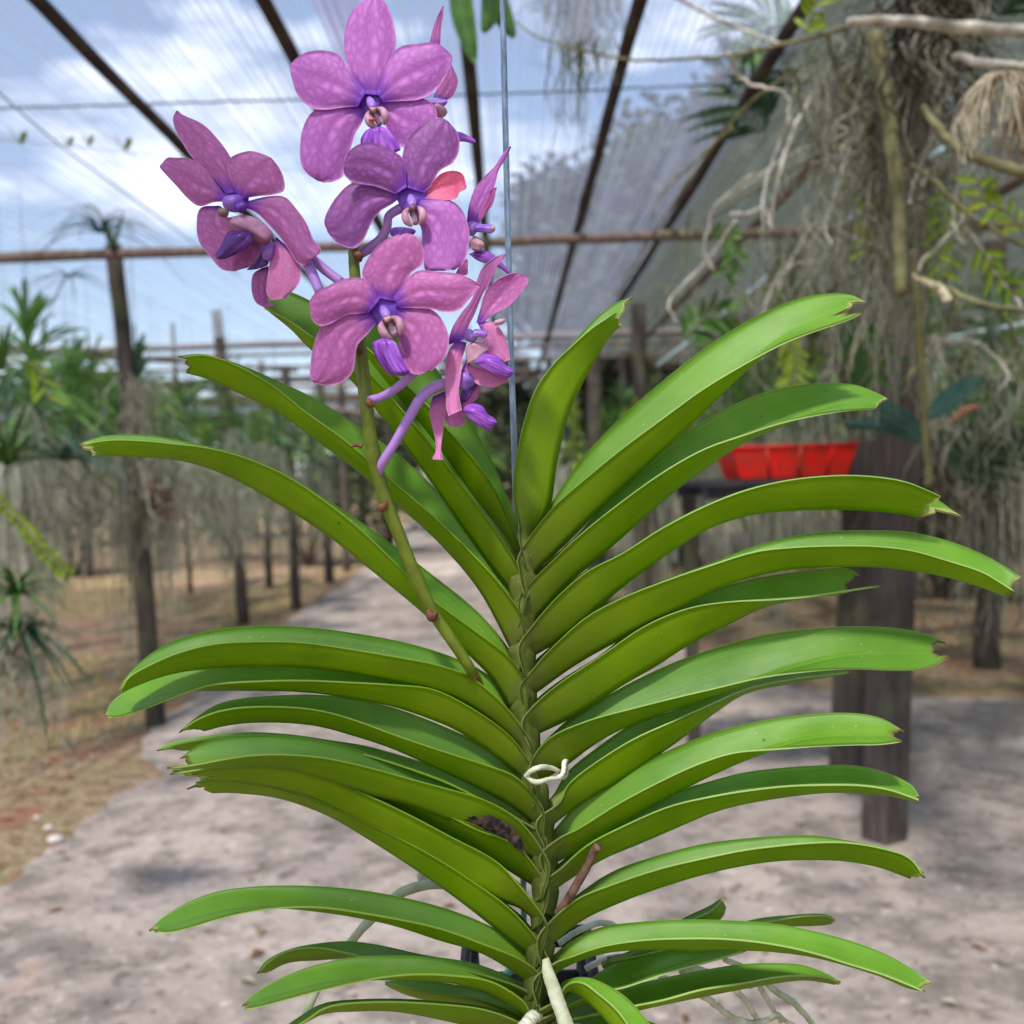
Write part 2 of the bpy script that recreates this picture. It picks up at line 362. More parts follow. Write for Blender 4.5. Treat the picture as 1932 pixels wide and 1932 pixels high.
# ------------------------------------------------------------------ posts, poles, nets
def wood(name, a, b, c):
    n = NT(name); v = n.coord('Object', (1, 1, .12))
    col = n.mix(n.ramp(n.noise(v, 40, 5), .35, .65), a, b)
    col = n.mix(n.math('MULTIPLY', n.ramp(n.noise(n.coord('Object'), 5, 5), .5, .66), .8), col, c)
    return n.bsdf(col, .85, .2, bump=n.noise(v, 60, 5), bstr=.6, bdist=.01)
POST = wood('weathered_post', lin(84, 74, 70), lin(58, 50, 49), lin(92, 98, 72))
POSTG = wood('mossy_post', lin(84, 76, 68), lin(58, 52, 52), lin(82, 86, 58))
POLE = wood('pole_wood', lin(128, 110, 102), lin(92, 76, 70), lin(110, 108, 84))
POLED = wood('pole_dark', lin(70, 56, 54), lin(46, 38, 38), lin(84, 80, 66))
def wob_path(a, b, n, w_):
    a, b = Vector(a), Vector(b)
    return [a.lerp(b, i / (n - 1)) + Vector((random.uniform(-w_, w_), random.uniform(-w_, w_), random.uniform(-w_, w_))) for i in range(n)]
def post(label, bx, by, tx, ty, r, mat=POST, grp=None, square=False, name='wooden_post', D=None):
    base = ground(bx, by); d = depth_of(base); top = at(tx, ty, D or d)
    root_ = Vector((base.x, base.y, 0))
    mb = MB()
    if square:
        P0 = Vector((base.x, base.y, -.05)); mb.beam(P0, top, r * 2, r * 2)
        ob = mb.build(name, mat, org=root_, smooth=False)
        bv = ob.modifiers.new('b', 'BEVEL'); bv.width = .006; bv.segments = 2
    else:
        pth = wob_path((base.x, base.y, -.05), top, 14, r * .12)
        mb.tube(pth, [r * (1.12 - .2 * i / 13) * (1 + random.uniform(-.05, .05)) for i in range(14)], 14)
        ob = mb.build(name, mat, org=root_)
    return tag(ob, label, 'post', grp)
GP = 'posts holding up the shade net'
post('tall leaning post at the left with a spiky air plant on its top', 295, 1370, 216, 462, .046, POSTG, GP)
post('dark post second from the left, its top bare above the far pole', 460, 1180, 409, 585, .05, POST, GP)
post('thin dark post between the second left post and the path', 560, 1150, 538, 690, .048, POST, GP)
post('short-looking distant post just left of the path bend', 622, 1100, 602, 700, .052, POSTG, GP)
post('very thin distant post under the net, left of the bare-topped one', 360, 1120, 326, 610, .026, POSTG, GP)
post('faint distant post by the path behind the flower stalk', 690, 1062, 676, 760, .06, POST, GP)
post('thick square post at the right, running down in front of the concrete', 1665, 1600, 1722, 20, .052, POST, GP, True)
post('second square post at the right, just behind the thick one', 1606, 1500, 1642, 832, .066, POSTG, 'legs of the bench', True)
post('post standing behind the centre beam at the upper right', 1212, 1210, 1205, 575, .06, POSTG, GP)
post('distant post below the middle of the long cross pole', 1128, 1150, 1120, 660, .07, POST, GP)
post('dark post in the shade at the far right edge', 1860, 1260, 1880, 420, .07, POSTG, GP)

def pole(name, label, a, b, r, mat=POLE, grp='poles under the shade net', n=24, wb=.004, knots=True):
    pth = wob_path(a, b, n, wb)
    rad_ = [r * (1 + random.uniform(-.06, .06) + (.22 if knots and i % 7 == 3 else 0)) for i in range(n)]
    o = MB().tube(pth, rad_, 12).build(name, mat, org=pth[0])
    return tag(o, label, 'pole', grp)
zt = CAMH + 1.20
pole('cross_pole', 'long pale pole crossing the whole picture behind the flowers', at(-260, 495, 5.05), at(2260, 413, 4.95), .026, POLE)
pole('cross_pole', 'distant grey pole crossing above the far posts, upper one', at(-600, 684, 9.6), at(2500, 588, 9.6), .034, POLE)
pole('cross_pole', 'distant pole just below the upper far one', at(-600, 752, 12.2), at(2500, 655, 12.2), .04, POLED)
pole('cross_pole', 'faint far pole seen low at the left over the hanging plants', at(-700, 790, 15.5), at(1500, 728, 15.5), .05, POLE)
for lb, y0_, y1_, D_, r_ in (('thin rail just under the upper far pole', 700, 612, 8.2, .014), ('thin rail halfway down the far roof gap', 722, 640, 10.6, .02), ('thin rail lowest behind the flower stalk', 762, 676, 13.4, .026), ('thin rail level with the tips of the left plants', 776, 700, 14.6, .026)):
    pole('rail', lb, at(-500, y0_, D_), at(2300, y1_, D_), r_, POLE, 'thin rails crossing behind the posts')
for lb, bx_, by_, tx_, ty_, r_ in (('first', 170, 1090, 150, 690, .045), ('second', 508, 1110, 492, 680, .04), ('third', 655, 1078, 642, 690, .05), ('fourth', 738, 1045, 730, 700, .05), ('fifth', 1042, 1085, 1036, 640, .05), ('sixth', 1180, 1110, 1176, 640, .05), ('seventh', 1320, 1130, 1322, 620, .05)):
    post(f'slim faint post far back under the net, {lb} from the left', bx_, by_, tx_, ty_, r_, POST, 'slim posts far back')
LP = [(-1.17, 'dark sloping pole at the upper left corner'), (-.60, 'dark pole behind the left petal of the topmost flower'),
      (-.085, 'black pole running straight up beside the steel wire'), (.385, 'dark knotted pole slanting down right of the wire'),
      (.84, 'brown pole slanting through the upper right, left of the hanging moss'), (1.29, 'slanting grey pole passing behind the hanging moss'), (2.3, 'pole hidden in the foliage at the far right')]
for x_, lb in LP:
    pole('roof_pole', lb, (x_ + .0, 1.3, zt + .055), (x_ - .03, 12.3, zt + .03), .021 if x_ < 1 else .023, POLED if x_ < 1.2 else POLE, n=34)
# low slanting rafters further back at the left
for i, (a, b) in enumerate([((-200, 640, 8), (560, 700, 12)), ((-150, 700, 7.5), (420, 735, 13)), ((-200, 745, 7), (360, 745, 13.5)), ((150, 700, 13), (760, 790, 13))]):
    pole('rafter', ['highest', 'second highest', 'third', 'lowest'][i] + ' of the thin purlins low at the left behind the tall leaning post', at(*a), at(*b), .024, POLE, 'purlins of the far shade house')

def net_mat(name, dens, stripe, col, axis='x', hole=.5):
    n = NT(name); c = n.n('TexCoord')
    m = n.n('Mapping'); m.inputs['Scale'].default_value = (95, .35, 1) if axis == 'x' else (.35, 58, 1); n.l(c.outputs['Object'], m.inputs[0])
    st = n.noise(m.outputs[0], 1.0, 2, .8)
    m2 = n.n('Mapping'); m2.inputs['Scale'].default_value = (1, .25, 1); n.l(c.outputs['Object'], m2.inputs[0])
    big = n.noise(m2.outputs[0], 5, 4)
    wv = n.n('TexWave', Scale=11.0, Distortion=.6); wv.bands_direction = 'X'; n.l(c.outputs['Object'], wv.inputs['Vector'])
    wv2 = n.n('TexWave', Scale=17.0, Distortion=.4); wv2.bands_direction = 'Y'; n.l(c.outputs['Object'], wv2.inputs['Vector'])
    a = n.math('MULTIPLY', n.ramp(st, .36, .66), stripe)
    a = n.math('ADD', a, dens)
    a = n.math('ADD', a, n.math('MULTIPLY', n.ramp(big, .35, .7), .08))
    a = n.math('ADD', a, n.math('MULTIPLY', n.ramp(wv.outputs['Fac'], .8, .98), .28))
    a = n.math('ADD', a, n.math('MULTIPLY', n.ramp(wv2.outputs['Fac'], .9, 1.0), .06)); a = n.math('MINIMUM', a, .97)
    d = n.n('BsdfDiffuse', Color=col); t = n.n('BsdfTranslucent', Color=col)
    mx_ = n.n('MixShader'); mx_.inputs[0].default_value = .6; n.l(d.outputs[0], mx_.inputs[1]); n.l(t.outputs[0], mx_.inputs[2])
    tr = n.n('BsdfTransparent'); m3 = n.n('MixShader'); n.l(a, m3.inputs[0]); n.l(tr.outputs[0], m3.inputs[1]); n.l(mx_.outputs[0], m3.inputs[2])
    n.l(m3.outputs[0], n.out.inputs[0]); return n.mat
NET = net_mat('shade_net', .20, .40, lin(130, 135, 150))
NETD = net_mat('shade_net_dark', .34, .42, lin(92, 98, 92))
def net(name, label, x0, x1, y0, y1, z, mat, sag=.02, nx=40, ny=40, zf=None, cat_='net', thick=.003):
    rows = []
    for i in range(ny + 1):
        y = y0 + (y1 - y0) * i / ny; r = []
        for j in range(nx + 1):
            x = x0 + (x1 - x0) * j / nx
            zz = z + (zf(x, y) if zf else 0) - sag * abs(math.sin(math.pi * (x + .1) / .55)) * .5 - sag * .6 * math.sin(y * 1.3 + x) + random.uniform(-.003, .003)
            r.append((x, y, zz))
        rows.append(r)
    mb = MB(); mb.grid(rows)
    o = mb.build(name, mat); return tag(o, label, cat_, 'sheets of shade net')
net('shade_net', 'pale woven shade net stretched overhead across the left and the middle', -9, .95, -3, 11.2, CAMH + 1.33, NET, nx=90, ny=60, zf=lambda x, y: 0)
net('shade_net', 'greyer shade net overhead on the right above the hanging moss', .9, 9, -3, 12.5, CAMH + 1.345, NETD, nx=60, ny=60)
net('shade_net', 'second shade net roof beyond the gap at the far left', -14, 2, 13.4, 22, CAMH + 1.55, NET, nx=50, ny=30)
net('net_overlap', 'narrow doubled strip of net behind the top of the flowers', -.5, -.36, -1.0, 3.2, CAMH + 1.31, net_mat('net_strip', .5, .3, lin(150, 150, 180)), nx=6, ny=40)
CORD = flat('net_cord', lin(76, 96, 100), lin(50, 60, 66), .7, 60)
def wire(label, pts, r, mat=CORD, name='cord', cat_='cord', grp='cords under the shade net', n=40, wb=0):
    q = [Vector(p) for p in cat([tuple(p) for p in pts], n)]
    q = [p + Vector((random.uniform(-wb, wb), random.uniform(-wb, wb), random.uniform(-wb, wb))) for p in q]
    return tag(MB().tube(q, r, 6).build(name, mat, org=q[0]), label, cat_, grp)
wire('thin blue-grey cord stitched across the net behind the topmost flower', [at(-60, 206, 3.45), at(560, 188, 3.45), at(1000, 175, 3.45), at(1420, 157, 3.45), at(2100, 140, 3.45)], .0036, wb=.002, n=120)
wire('faint diagonal cord in the net at the left edge', [at(-40, 140, 2.8), at(90, 255, 3.4), at(230, 360, 4.1), at(450, 520, 6)], .003, flat('cord_green', lin(110, 128, 100), lin(90, 100, 90), .7, 60))

# sheet of dark backdrop netting is real: vertical side net behind the plants at the right
# ------------------------------------------------------------------ far trees
LG1 = flat('tree_leaves', lin(88, 100, 62), lin(60, 72, 46), .6, 1.5, .3, .3, det=2)
LG2 = flat('tree_leaves_dark', lin(78, 86, 58), lin(50, 58, 40), .6, 1.5, .25, .3, det=2)
LG3 = flat('shrub_leaves', lin(128, 146, 82), lin(88, 112, 64), .6, 2, .3, .3, det=2)
BARK = flat('tree_bark', lin(96, 86, 78), lin(66, 58, 52), .9, 8)
def tree_proto(label, h, cr, mat, nleaf=2600, ls=.11, flat_=.8, cz=.66):
    e = empty('tree', (0, 0, 0), label, 'tree'); nleaf = int(nleaf * 2.6)
    mb = MB(); tp = [Vector((0, 0, -.1))]
    for i in range(1, 8): tp.append(Vector((random.uniform(-.05, .05) * i * .3, random.uniform(-.05, .05) * i * .3, h * .8 * i / 7)))
    mb.tube(tp, [h * .022 * (1.2 - i / 7.5) for i in range(8)], 8)
    cent = []
    for k in range(11):
        a = random.uniform(0, 6.28); z0 = h * random.uniform(.28, .7); b = tp[min(7, int(z0 / (h * .8) * 7))]
        rr = cr * random.uniform(.45, .95) * (1 if z0 < h * .6 else .7)
        q = Vector((math.cos(a) * rr, math.sin(a) * rr, z0 + h * random.uniform(.08, .28)))
        mid = b.lerp(q, .5) + Vector((0, 0, .1)); mb.tube([b, mid, q], [h * .009, h * .006, h * .003], 5); cent.append((q, cr * random.uniform(.3, .5)))
    cent.append((Vector((0, 0, h * .9)), cr * .45))
    mb.build('trunk', BARK, e)
    c = MB()
    for _ in range(nleaf):
        q, r0 = random.choice(cent); d = Vector((random.gauss(0, 1), random.gauss(0, 1), random.gauss(0, 1) * flat_)).normalized() * r0 * random.uniform(.35, 1.05)
        p = q + d; a = Vector((random.gauss(0, 1), random.gauss(0, 1), random.gauss(0, .6))).normalized(); b = a.cross(Vector((random.gauss(0, 1), random.gauss(0, 1), random.gauss(0, 1)))).normalized()
        s_ = ls * random.uniform(.6, 1.3)
        c.add([p - a * s_, p + b * s_ * .4, p + a * s_, p - b * s_ * .4], [(0, 1, 2, 3)])
    c.build('crown', mat, e, smooth=False)
    return e
def bush_proto(label, h, cr, mat, nleaf=1800, ls=.09):
    e = empty('shrub', (0, 0, 0), label, 'shrub'); mb = MB(); cent = []
    for k in range(9):
        a = random.uniform(0, 6.28); r0 = cr * random.uniform(.2, .8); q = Vector((math.cos(a) * r0, math.sin(a) * r0, h * random.uniform(.35, .85)))
        mb.tube([(0, 0, -.05), q * .5 + Vector((0, 0, .1)), q], [.03, .02, .008], 5); cent.append((q, cr * random.uniform(.35, .55)))
    mb.build('trunk', BARK, e); c = MB()
    for _ in range(nleaf):
        q, r0 = random.choice(cent); d = Vector((random.gauss(0, 1), random.gauss(0, 1), random.gauss(0, 1))).normalized() * r0 * random.uniform(.3, 1.05)
        p = q + d; p.z = max(.03, p.z); a = Vector((random.gauss(0, 1), random.gauss(0, 1), random.gauss(0, .8))).normalized(); b = a.cross(Vector((random.gauss(0, 1), random.gauss(0, 1), random.gauss(0, 1)))).normalized()
        s_ = ls * random.uniform(.6, 1.3); c.add([p - a * s_, p + b * s_ * .35, p + a * s_, p - b * s_ * .35], [(0, 1, 2, 3)])
    c.build('crown', mat, e, smooth=False); return e
TP = [tree_proto('t', 5.2, 1.9, LG1, 3000), tree_proto('t', 6.5, 2.2, LG2, 3400, .13), tree_proto('t', 4.2, 1.7, LG2, 2600), bush_proto('t', 1.9, 1.1, LG3), bush_proto('t', 2.4, 1.3, LG2, 2000)]
used = set()
def put(protos, i, loc, rz, sc, label, grp, cat_=None):
    p = protos[i]
    if id(p) not in used: used.add(id(p)); o = p; o.location = loc; o.rotation_euler = (0, 0, rz); o.scale = (sc,) * 3; o['label'] = label
    else: o = dup(p, loc, rz, sc, label)
    o['group'] = grp
    if cat_: o['category'] = cat_
    return o
def px_of(p):
    q = Vector(p) - cl; d = q.dot(fw); return 966 + FPX * q.dot(rt) / d
trees = [(1.6, 13.2, 1, .82), (3.4, 12.8, 1, 1.0), (5.4, 13.2, 1, 1.15), (7.6, 13.5, 1, 1.2), (2.4, 16, 1, 1.05), (.0, 19, 0, .66), (4.6, 17, 1, 1.2), (9.5, 15, 1, 1.3), (7, 19, 1, 1.4),
         (-3, 24, 2, .7), (-6, 23.5, 2, .8), (-9, 23, 2, .85), (-12, 24, 2, .9), (-15, 23, 2, .95), (-.5, 24.5, 2, .8), (-10.5, 27, 0, .75), (-4.5, 27, 0, .7), (2.4, 25, 0, .9)]
trees.sort(key=lambda t: px_of((t[0], t[1], 2)))
for i, (x, y, k, s_) in enumerate(trees):
    side = 'behind the left plants' if x < .5 else 'behind the net at the right'
    put(TP, k, (x, y, 0), random.uniform(0, 6), s_, f'blurred dark green tree {side}, {ordn(i)} tree from the left', 'trees beyond the shade house', 'tree')
bushes = [(-11 + i * 1.55 + random.uniform(-.4, .4), 14.2 + random.uniform(0, 3.5), 3 + (i % 2), random.uniform(.75, 1.0)) for i in range(8)]
bushes += [(-12 + i * 2.6, 12.2 + random.uniform(-.4, .4), 3 + (i % 2), random.uniform(.6, .8)) for i in range(3)]
bushes += [(.9 + i * 1.25 + random.uniform(-.3, .3), 12.6 + random.uniform(0, 2.0), 3 + ((i + 1) % 2), random.uniform(1.2, 1.55)) for i in range(8)]
bushes += [(4.6, 7.6, 4, .9), (5.6, 8.8, 3, .9), (5.2, 6.0, 4, .8), (4.0, 9.4, 4, .85), (-6.4, 8.2, 3, .7), (-7.2, 10.2, 4, .75)]
bushes.sort(key=lambda t: px_of((t[0], t[1], 1)))
for i, (x, y, k, s_) in enumerate(bushes):
    put(TP, k, (x, y, 0), random.uniform(0, 6), s_, f'blurred leafy shrub low behind the hanging orchids, {ordn(i)} shrub from the left', 'shrubs behind the hanging orchids', 'shrub')

# ------------------------------------------------------------------ hanging orchids
HL = [flat('orchid_leaf_a', lin(112, 152, 74), lin(76, 118, 58), .4, 6, .3, .4, det=2), flat('orchid_leaf_b', lin(160, 178, 80), lin(108, 140, 64), .4, 6, .3, .4, det=2), flat('orchid_leaf_c', lin(104, 136, 108), lin(72, 106, 78), .4, 6, .3, .4, det=2)]
HR = [flat('hanging_roots', lin(172, 176, 156), lin(124, 130, 110), .85, 9, .1, .2, det=3), flat('hanging_roots_pale', lin(184, 184, 168), lin(132, 136, 114), .85, 9, .1, .2, det=3)]
def hang_proto(nl, ll, nr, rl, lm, rm, w_=.03, spread=.10, basket=True, seed=1, rr=.0032, rs=14):
    random.seed(seed)
    e = empty('hanging_orchid', (0, 0, 0), 'x', 'hanging plant'); f = MB(); az = random.uniform(0, 3.14)
    for i in range(nl):
        t = i / nl; s_ = 1 if i % 2 else -1; a = az + random.gauss(0, .3) + (math.pi if s_ < 0 else 0)
        el = .2 + 1.1 * t + random.gauss(0, .12); l_ = ll * random.uniform(.75, 1.1) * (1 - .35 * t); z = .02 + .26 * t * ll / .3
        dv = Vector((math.cos(a), math.sin(a), 0)); sdv = Vector((-math.sin(a), math.cos(a), 0)); G = []
        for k in range(8):
            u = k / 7; x = l_ * u * math.cos(el) * (1 + .15 * u); zz = z + l_ * u * math.sin(el) - l_ * .62 * u * u * (1.1 - .5 * el)
            ww = w_ * .5 * (1 if u < .8 else 1 - (u - .8) * 3.2)
            c = dv * x + Vector((0, 0, zz)); G.append([tuple(c + sdv * ww + Vector((0, 0, ww * .5))), tuple(c), tuple(c - sdv * ww + Vector((0, 0, ww * .5)))])
        f.grid(G)
    f.build('foliage', lm, e)
    f.v = []; r_ = MB()
    for i in range(nr):
        a = random.uniform(0, 6.28); q = random.uniform(.0, .035); L_ = rl * random.uniform(.35, 1.0); ex = spread * random.uniform(.2, 1.4)
        pts = []; wx, wy = random.uniform(0, 6), random.uniform(0, 6)
        for k in range(rs):
            u = k / (rs - 1); o_ = ex * (1 - math.exp(-u * 5)) + q
            pts.append((math.cos(a) * o_ + .012 * math.sin(wx + u * 9) * u, math.sin(a) * o_ + .012 * math.sin(wy + u * 8) * u, .02 - L_ * u + .03 * math.sin(u * 3.1) * random.uniform(.5, 1)))
        r_.tube(pts, [rr * random.uniform(.7, 1.3)] * rs, 4, cap=False)
    r_.build('roots', rm, e)
    s_ = MB(); s_.tube([(0, 0, 0), (.004, 0, .2 * nl / 14)], [.008, .005], 6); s_.tube([(0, 0, .0), (0, 0, 1.0)], .0015, 4)
    s_.build('hanger', STEELB, e)
    return e
STEELB = flat('hanger_wire', lin(90, 92, 92), lin(60, 62, 60), .6, 60)
HP = [hang_proto(38, .42, 24, .95, HL[0], HR[0], seed=3), hang_proto(34, .38, 26, .8, HL[1], HR[1], seed=5, spread=.14), hang_proto(36, .34, 22, 1.1, HL[2], HR[0], .026, seed=8), hang_proto(28, .44, 30, .7, HL[0], HR[1], .034, seed=9, spread=.17),
      hang_proto(14, .24, 60, 1.25, HL[2], HR[1], .02, seed=12, spread=.12, rr=.0024)]
random.seed(21)
spots = []
def row(x, ys_, zlo, zhi, tagn):
    for y in ys_:
        spots.append((x + random.uniform(-.18, .18), y + random.uniform(-.15, .15), CAMH + random.uniform(zlo, zhi), tagn))
row(-2.45, np.arange(5.4, 12.5, .62), .05, .4, 'left row')
row(-3.1, np.arange(5.0, 12.5, .62), .0, .45, 'second left row')
row(-3.85, np.arange(5.6, 12.5, .75), .0, .5, 'rear left row')
row(-2.15, [4.5, 4.9, 5.3, 5.9, 6.6, 7.3, 8.0, 8.8, 9.6, 10.4, 11.2], .15, .42, 'left row')
row(-2.75, np.arange(4.8, 9, .6), .15, .5, 'second left row')
row(1.15, np.arange(6.4, 12.5, .62), -.05, .3, 'path-side row')
row(1.8, np.arange(5.4, 12.5, .6), -.1, .45, 'path-side row')
row(2.5, np.arange(4.6, 12.5, .62), -.1, .55, 'middle right row')
row(3.3, np.arange(4.8, 12, .7), -.15, .6, 'rear right row')
row(4.2, np.arange(5.2, 12, .9), -.15, .6, 'rear right row')
row(.45, np.arange(8.8, 12.4, .9), .0, .3, 'path-end row')
row(-.35, [12.6, 13.2, 14.0], .0, .3, 'path-end row')
row(2.35, [3.7, 4.1, 4.5], .1, .7, 'middle right row')
row(1.3, [4.6, 5.1, 5.6], .05, .5, 'path-side row')
row(1.75, [3.9, 4.3, 4.7], .3, .75, 'path-side row')
byt = {}
for s_ in spots: byt.setdefault(s_[3], []).append(s_)
for tn, ls in byt.items():
    ls.sort(key=lambda s: px_of(s[:3]))
    for i, (x, y, z, _) in enumerate(ls):
        k = random.choices(range(5), [3, 3, 2, 3, 2])[0]
        what = ['dark green orchid with grey roots', 'yellow-green orchid above pale roots', 'small blue-green orchid with long roots', 'wide-leaved orchid over bushy roots', 'stubby plant over long root curtain'][k]
        put(HP, k, (x, y, z), random.uniform(0, 6.28), random.uniform(.85, 1.25), f'{what}, {ordn(i)} from left in {tn}', 'orchids hanging in the ' + tn)

# ------------------------------------------------------------------ bench with the red tray
BENCH = flat('bench_black', lin(34, 34, 42), lin(50, 48, 54), .7, 30)
bt = at(1500, 901, 3.75); be = empty('bench', (bt.x, bt.y, 0), 'black slatted plant bench at the right carrying the red tray', 'bench')
for k in range(7):
    MB().beam((bt.x - .38, 3.52 + k * .11, bt.z - .012), (bt.x + .40, 3.52 + k * .11, bt.z - .012), .075, .02).build('slat', BENCH, be, smooth=False)
for y in (3.56, 4.14): MB().beam((bt.x - .38, y, bt.z - .045), (bt.x + .40, y, bt.z - .045), .04, .045).build('rail', BENCH, be, smooth=False)
for x, y in ((-.33, 4.14), (.34, 4.14)):
    MB().beam((bt.x + x, y, -.02), (bt.x + x, y, bt.z - .07), .05, .05).build('leg', POSTG, be, smooth=False)
RED = flat('red_plastic', lin(246, 40, 30), lin(206, 62, 52), .45, 22, .45, .4)
REDP = flat('red_clay', lin(196, 74, 66), lin(170, 52, 60), .6, 30)
tx = at(1478, 893, 3.62); te = empty('plastic_tray', (tx.x, tx.y, bt.z), 'bright red tapered plastic tray standing on the black bench', 'tray')
W_, Dp, Hh, tp = .218, .15, .112, .84
zb = bt.z + .001
def quadwall(a0, b0, a1, b1, name):
    mb = MB(); a0, b0, a1, b1 = map(Vector, (a0, b0, a1, b1)); G = [[tuple(a0.lerp(b0, j / 6)) for j in range(7)], [tuple(a1.lerp(b1, j / 6)) for j in range(7)]]
    mb.shell(G, [[(0, 0)] * 7] * 2, .003); return mb.build(name, RED, te, smooth=False)
def tc_(sx, sy, top): k = 1 if top else tp; return (tx.x + sx * W_ * k, tx.y + sy * Dp * k, zb + (Hh if top else .002))
for (p, q) in (((-1, -1), (1, -1)), ((1, -1), (1, 1)), ((1, 1), (-1, 1)), ((-1, 1), (-1, -1))):
    quadwall(tc_(*p, 0), tc_(*q, 0), tc_(*p, 1), tc_(*q, 1), 'side')
    a, b = Vector(tc_(*p, 1)), Vector(tc_(*q, 1)); MB().beam(a, b, .012, .010).build('rim', RED, te)
for s_ in (-.45, .1, .62):
    a = Vector((tx.x + s_ * W_ * tp, tx.y - Dp * tp - .004, zb + .004)); b = Vector((tx.x + s_ * W_, tx.y - Dp - .004, zb + Hh - .008)); MB().beam(a, b, .012, .006).build('rib', RED, te)
MB().box((tx.x, tx.y, zb + .004), W_ * 1.58, Dp * 1.58, .006).build('bottom', RED, te)
for i, (dx, dy, r_) in enumerate([(-.12, -.02, .045), (-.01, .03, .05), (.09, -.03, .042), (.12, .07, .04), (-.06, .08, .045)]):
    mb = MB(); mb.tube([(tx.x + dx, tx.y + dy, zb + .012), (tx.x + dx, tx.y + dy, zb + .02), (tx.x + dx, tx.y + dy, zb + .085), (tx.x + dx, tx.y + dy, zb + .095)], [r_ * .7, r_ * .74, r_ * .98, r_ * 1.06], 18)
    tag(mb.build('flower_pot', REDP, org=(tx.x + dx, tx.y + dy, zb + .012)), f'reddish clay pot inside the red tray, {ordn(i)} counted from the front left', 'pot', 'pots in the red tray')

# ------------------------------------------------------------------ moss, branches and vines near the camera at the upper right
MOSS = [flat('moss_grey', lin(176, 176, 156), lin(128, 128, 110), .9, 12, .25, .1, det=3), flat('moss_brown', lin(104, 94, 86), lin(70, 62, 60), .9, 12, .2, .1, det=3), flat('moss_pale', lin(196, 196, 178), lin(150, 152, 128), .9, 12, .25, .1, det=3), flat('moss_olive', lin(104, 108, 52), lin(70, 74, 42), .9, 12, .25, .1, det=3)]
def moss(label, px, py, d, len_, wid, nst, mat, r=.0016, grp='clumps of hanging moss', seg=16, fl=.5, curl=.03, name='hanging_moss', top=None):
    o = at(px, py, d); mb = MB()
    for i in range(nst):
        x = random.gauss(0, wid * .45); y = random.gauss(0, wid * .4); L_ = len_ * random.uniform(.25, 1) * (1 - .45 * min(1, abs(x) / wid)); z0 = random.uniform(-.25, 0) * len_ * .5
        a1, a2, f1_, f2_ = random.uniform(0, 6), random.uniform(0, 6), random.uniform(4, 9), random.uniform(14, 24); pts = []
        lean = random.gauss(0, .22); cu = curl * random.uniform(.4, 2.2)
        for k in range(seg):
            u = k / (seg - 1); pts.append((o.x + x + fl * x * u * .6 + lean * L_ * u * (1 - .6 * u) + cu * math.sin(a1 + u * f1_) * u + cu * .35 * math.sin(a2 + u * f2_), o.y + y + cu * math.sin(a2 + u * 6) * u, o.z + z0 - L_ * u * (1 - .12 * abs(lean))))
        mi = random.choices(range(4), [6, 3, 2, 1])[0]; fat = 1.9 if random.random() < .12 else 1
        mb.tube(pts, [r * fat * random.uniform(.7, 1.4) * (1 - .5 * k / seg) for k in range(seg)], 3, cap=False, m=mi)
    return tag(mb.build(name, [mat, MOSS[0], MOSS[2], MOSS[3]], org=o), label, 'moss', grp)
moss('thin dark moss strands hanging at the top, right of the wire', 1088, -60, 3.1, .56, .075, 90, MOSS[3], .0024, curl=.012)
moss('wispy moss right of the dark strands at the top middle', 1150, -80, 3.1, .42, .09, 40, MOSS[3], .0018, curl=.012)
moss('thin light moss just right of the wire at the top', 1030, -80, 3.1, .3, .07, 28, MOSS[3], .0016)
moss('big grey moss beard hanging left of the thick square post', 1610, 60, 2.6, 1.0, .15, 105, MOSS[0], .0024)
moss('dark brown root mass hanging at the top right', 1745, -60, 2.3, .56, .10, 150, MOSS[1], .0026, fl=.9)
moss('pale moss beard falling beside the brown root mass', 1670, 130, 2.45, .9, .12, 90, MOSS[2], .002)
moss('brown moss trailing down in front of the right post', 1740, 260, 2.7, .9, .12, 60, MOSS[0], .0024)
moss('grey moss falling behind the highest right leaf', 1520, 420, 3.4, .8, .2, 60, MOSS[0], .003)
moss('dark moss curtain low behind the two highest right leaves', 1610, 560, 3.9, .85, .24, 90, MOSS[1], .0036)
moss('moss curtain at the right edge above the lower branch', 1900, 640, 3.2, .6, .22, 60, MOSS[0], .003)
moss('olive grey moss between the slanting poles', 1380, 520, 4.4, .7, .26, 36, MOSS[0], .0036)
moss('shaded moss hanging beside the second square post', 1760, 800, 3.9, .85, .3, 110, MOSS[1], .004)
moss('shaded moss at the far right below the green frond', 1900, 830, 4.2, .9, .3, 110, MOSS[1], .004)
moss('long grey moss in front of the tall leaning left post', 262, 700, 4.9, 1.0, .10, 44, MOSS[2], .003, fl=.5)
moss('swollen grey root beard left of the second post', 350, 850, 5.1, .75, .2, 60, MOSS[2], .0034)
moss('grey root beard low beside the tall left post', 190, 860, 4.7, .6, .2, 50, MOSS[0], .0034)
moss('brownish clump hanging between the first two left posts', 300, 900, 4.9, .32, .05, 90, flat('moss_rust', lin(128, 92, 74), lin(96, 66, 54), .9, 12), .0034)
moss('thin roots hanging over the dry ground at the left', 60, 900, 4.5, .6, .24, 50, MOSS[0], .003)

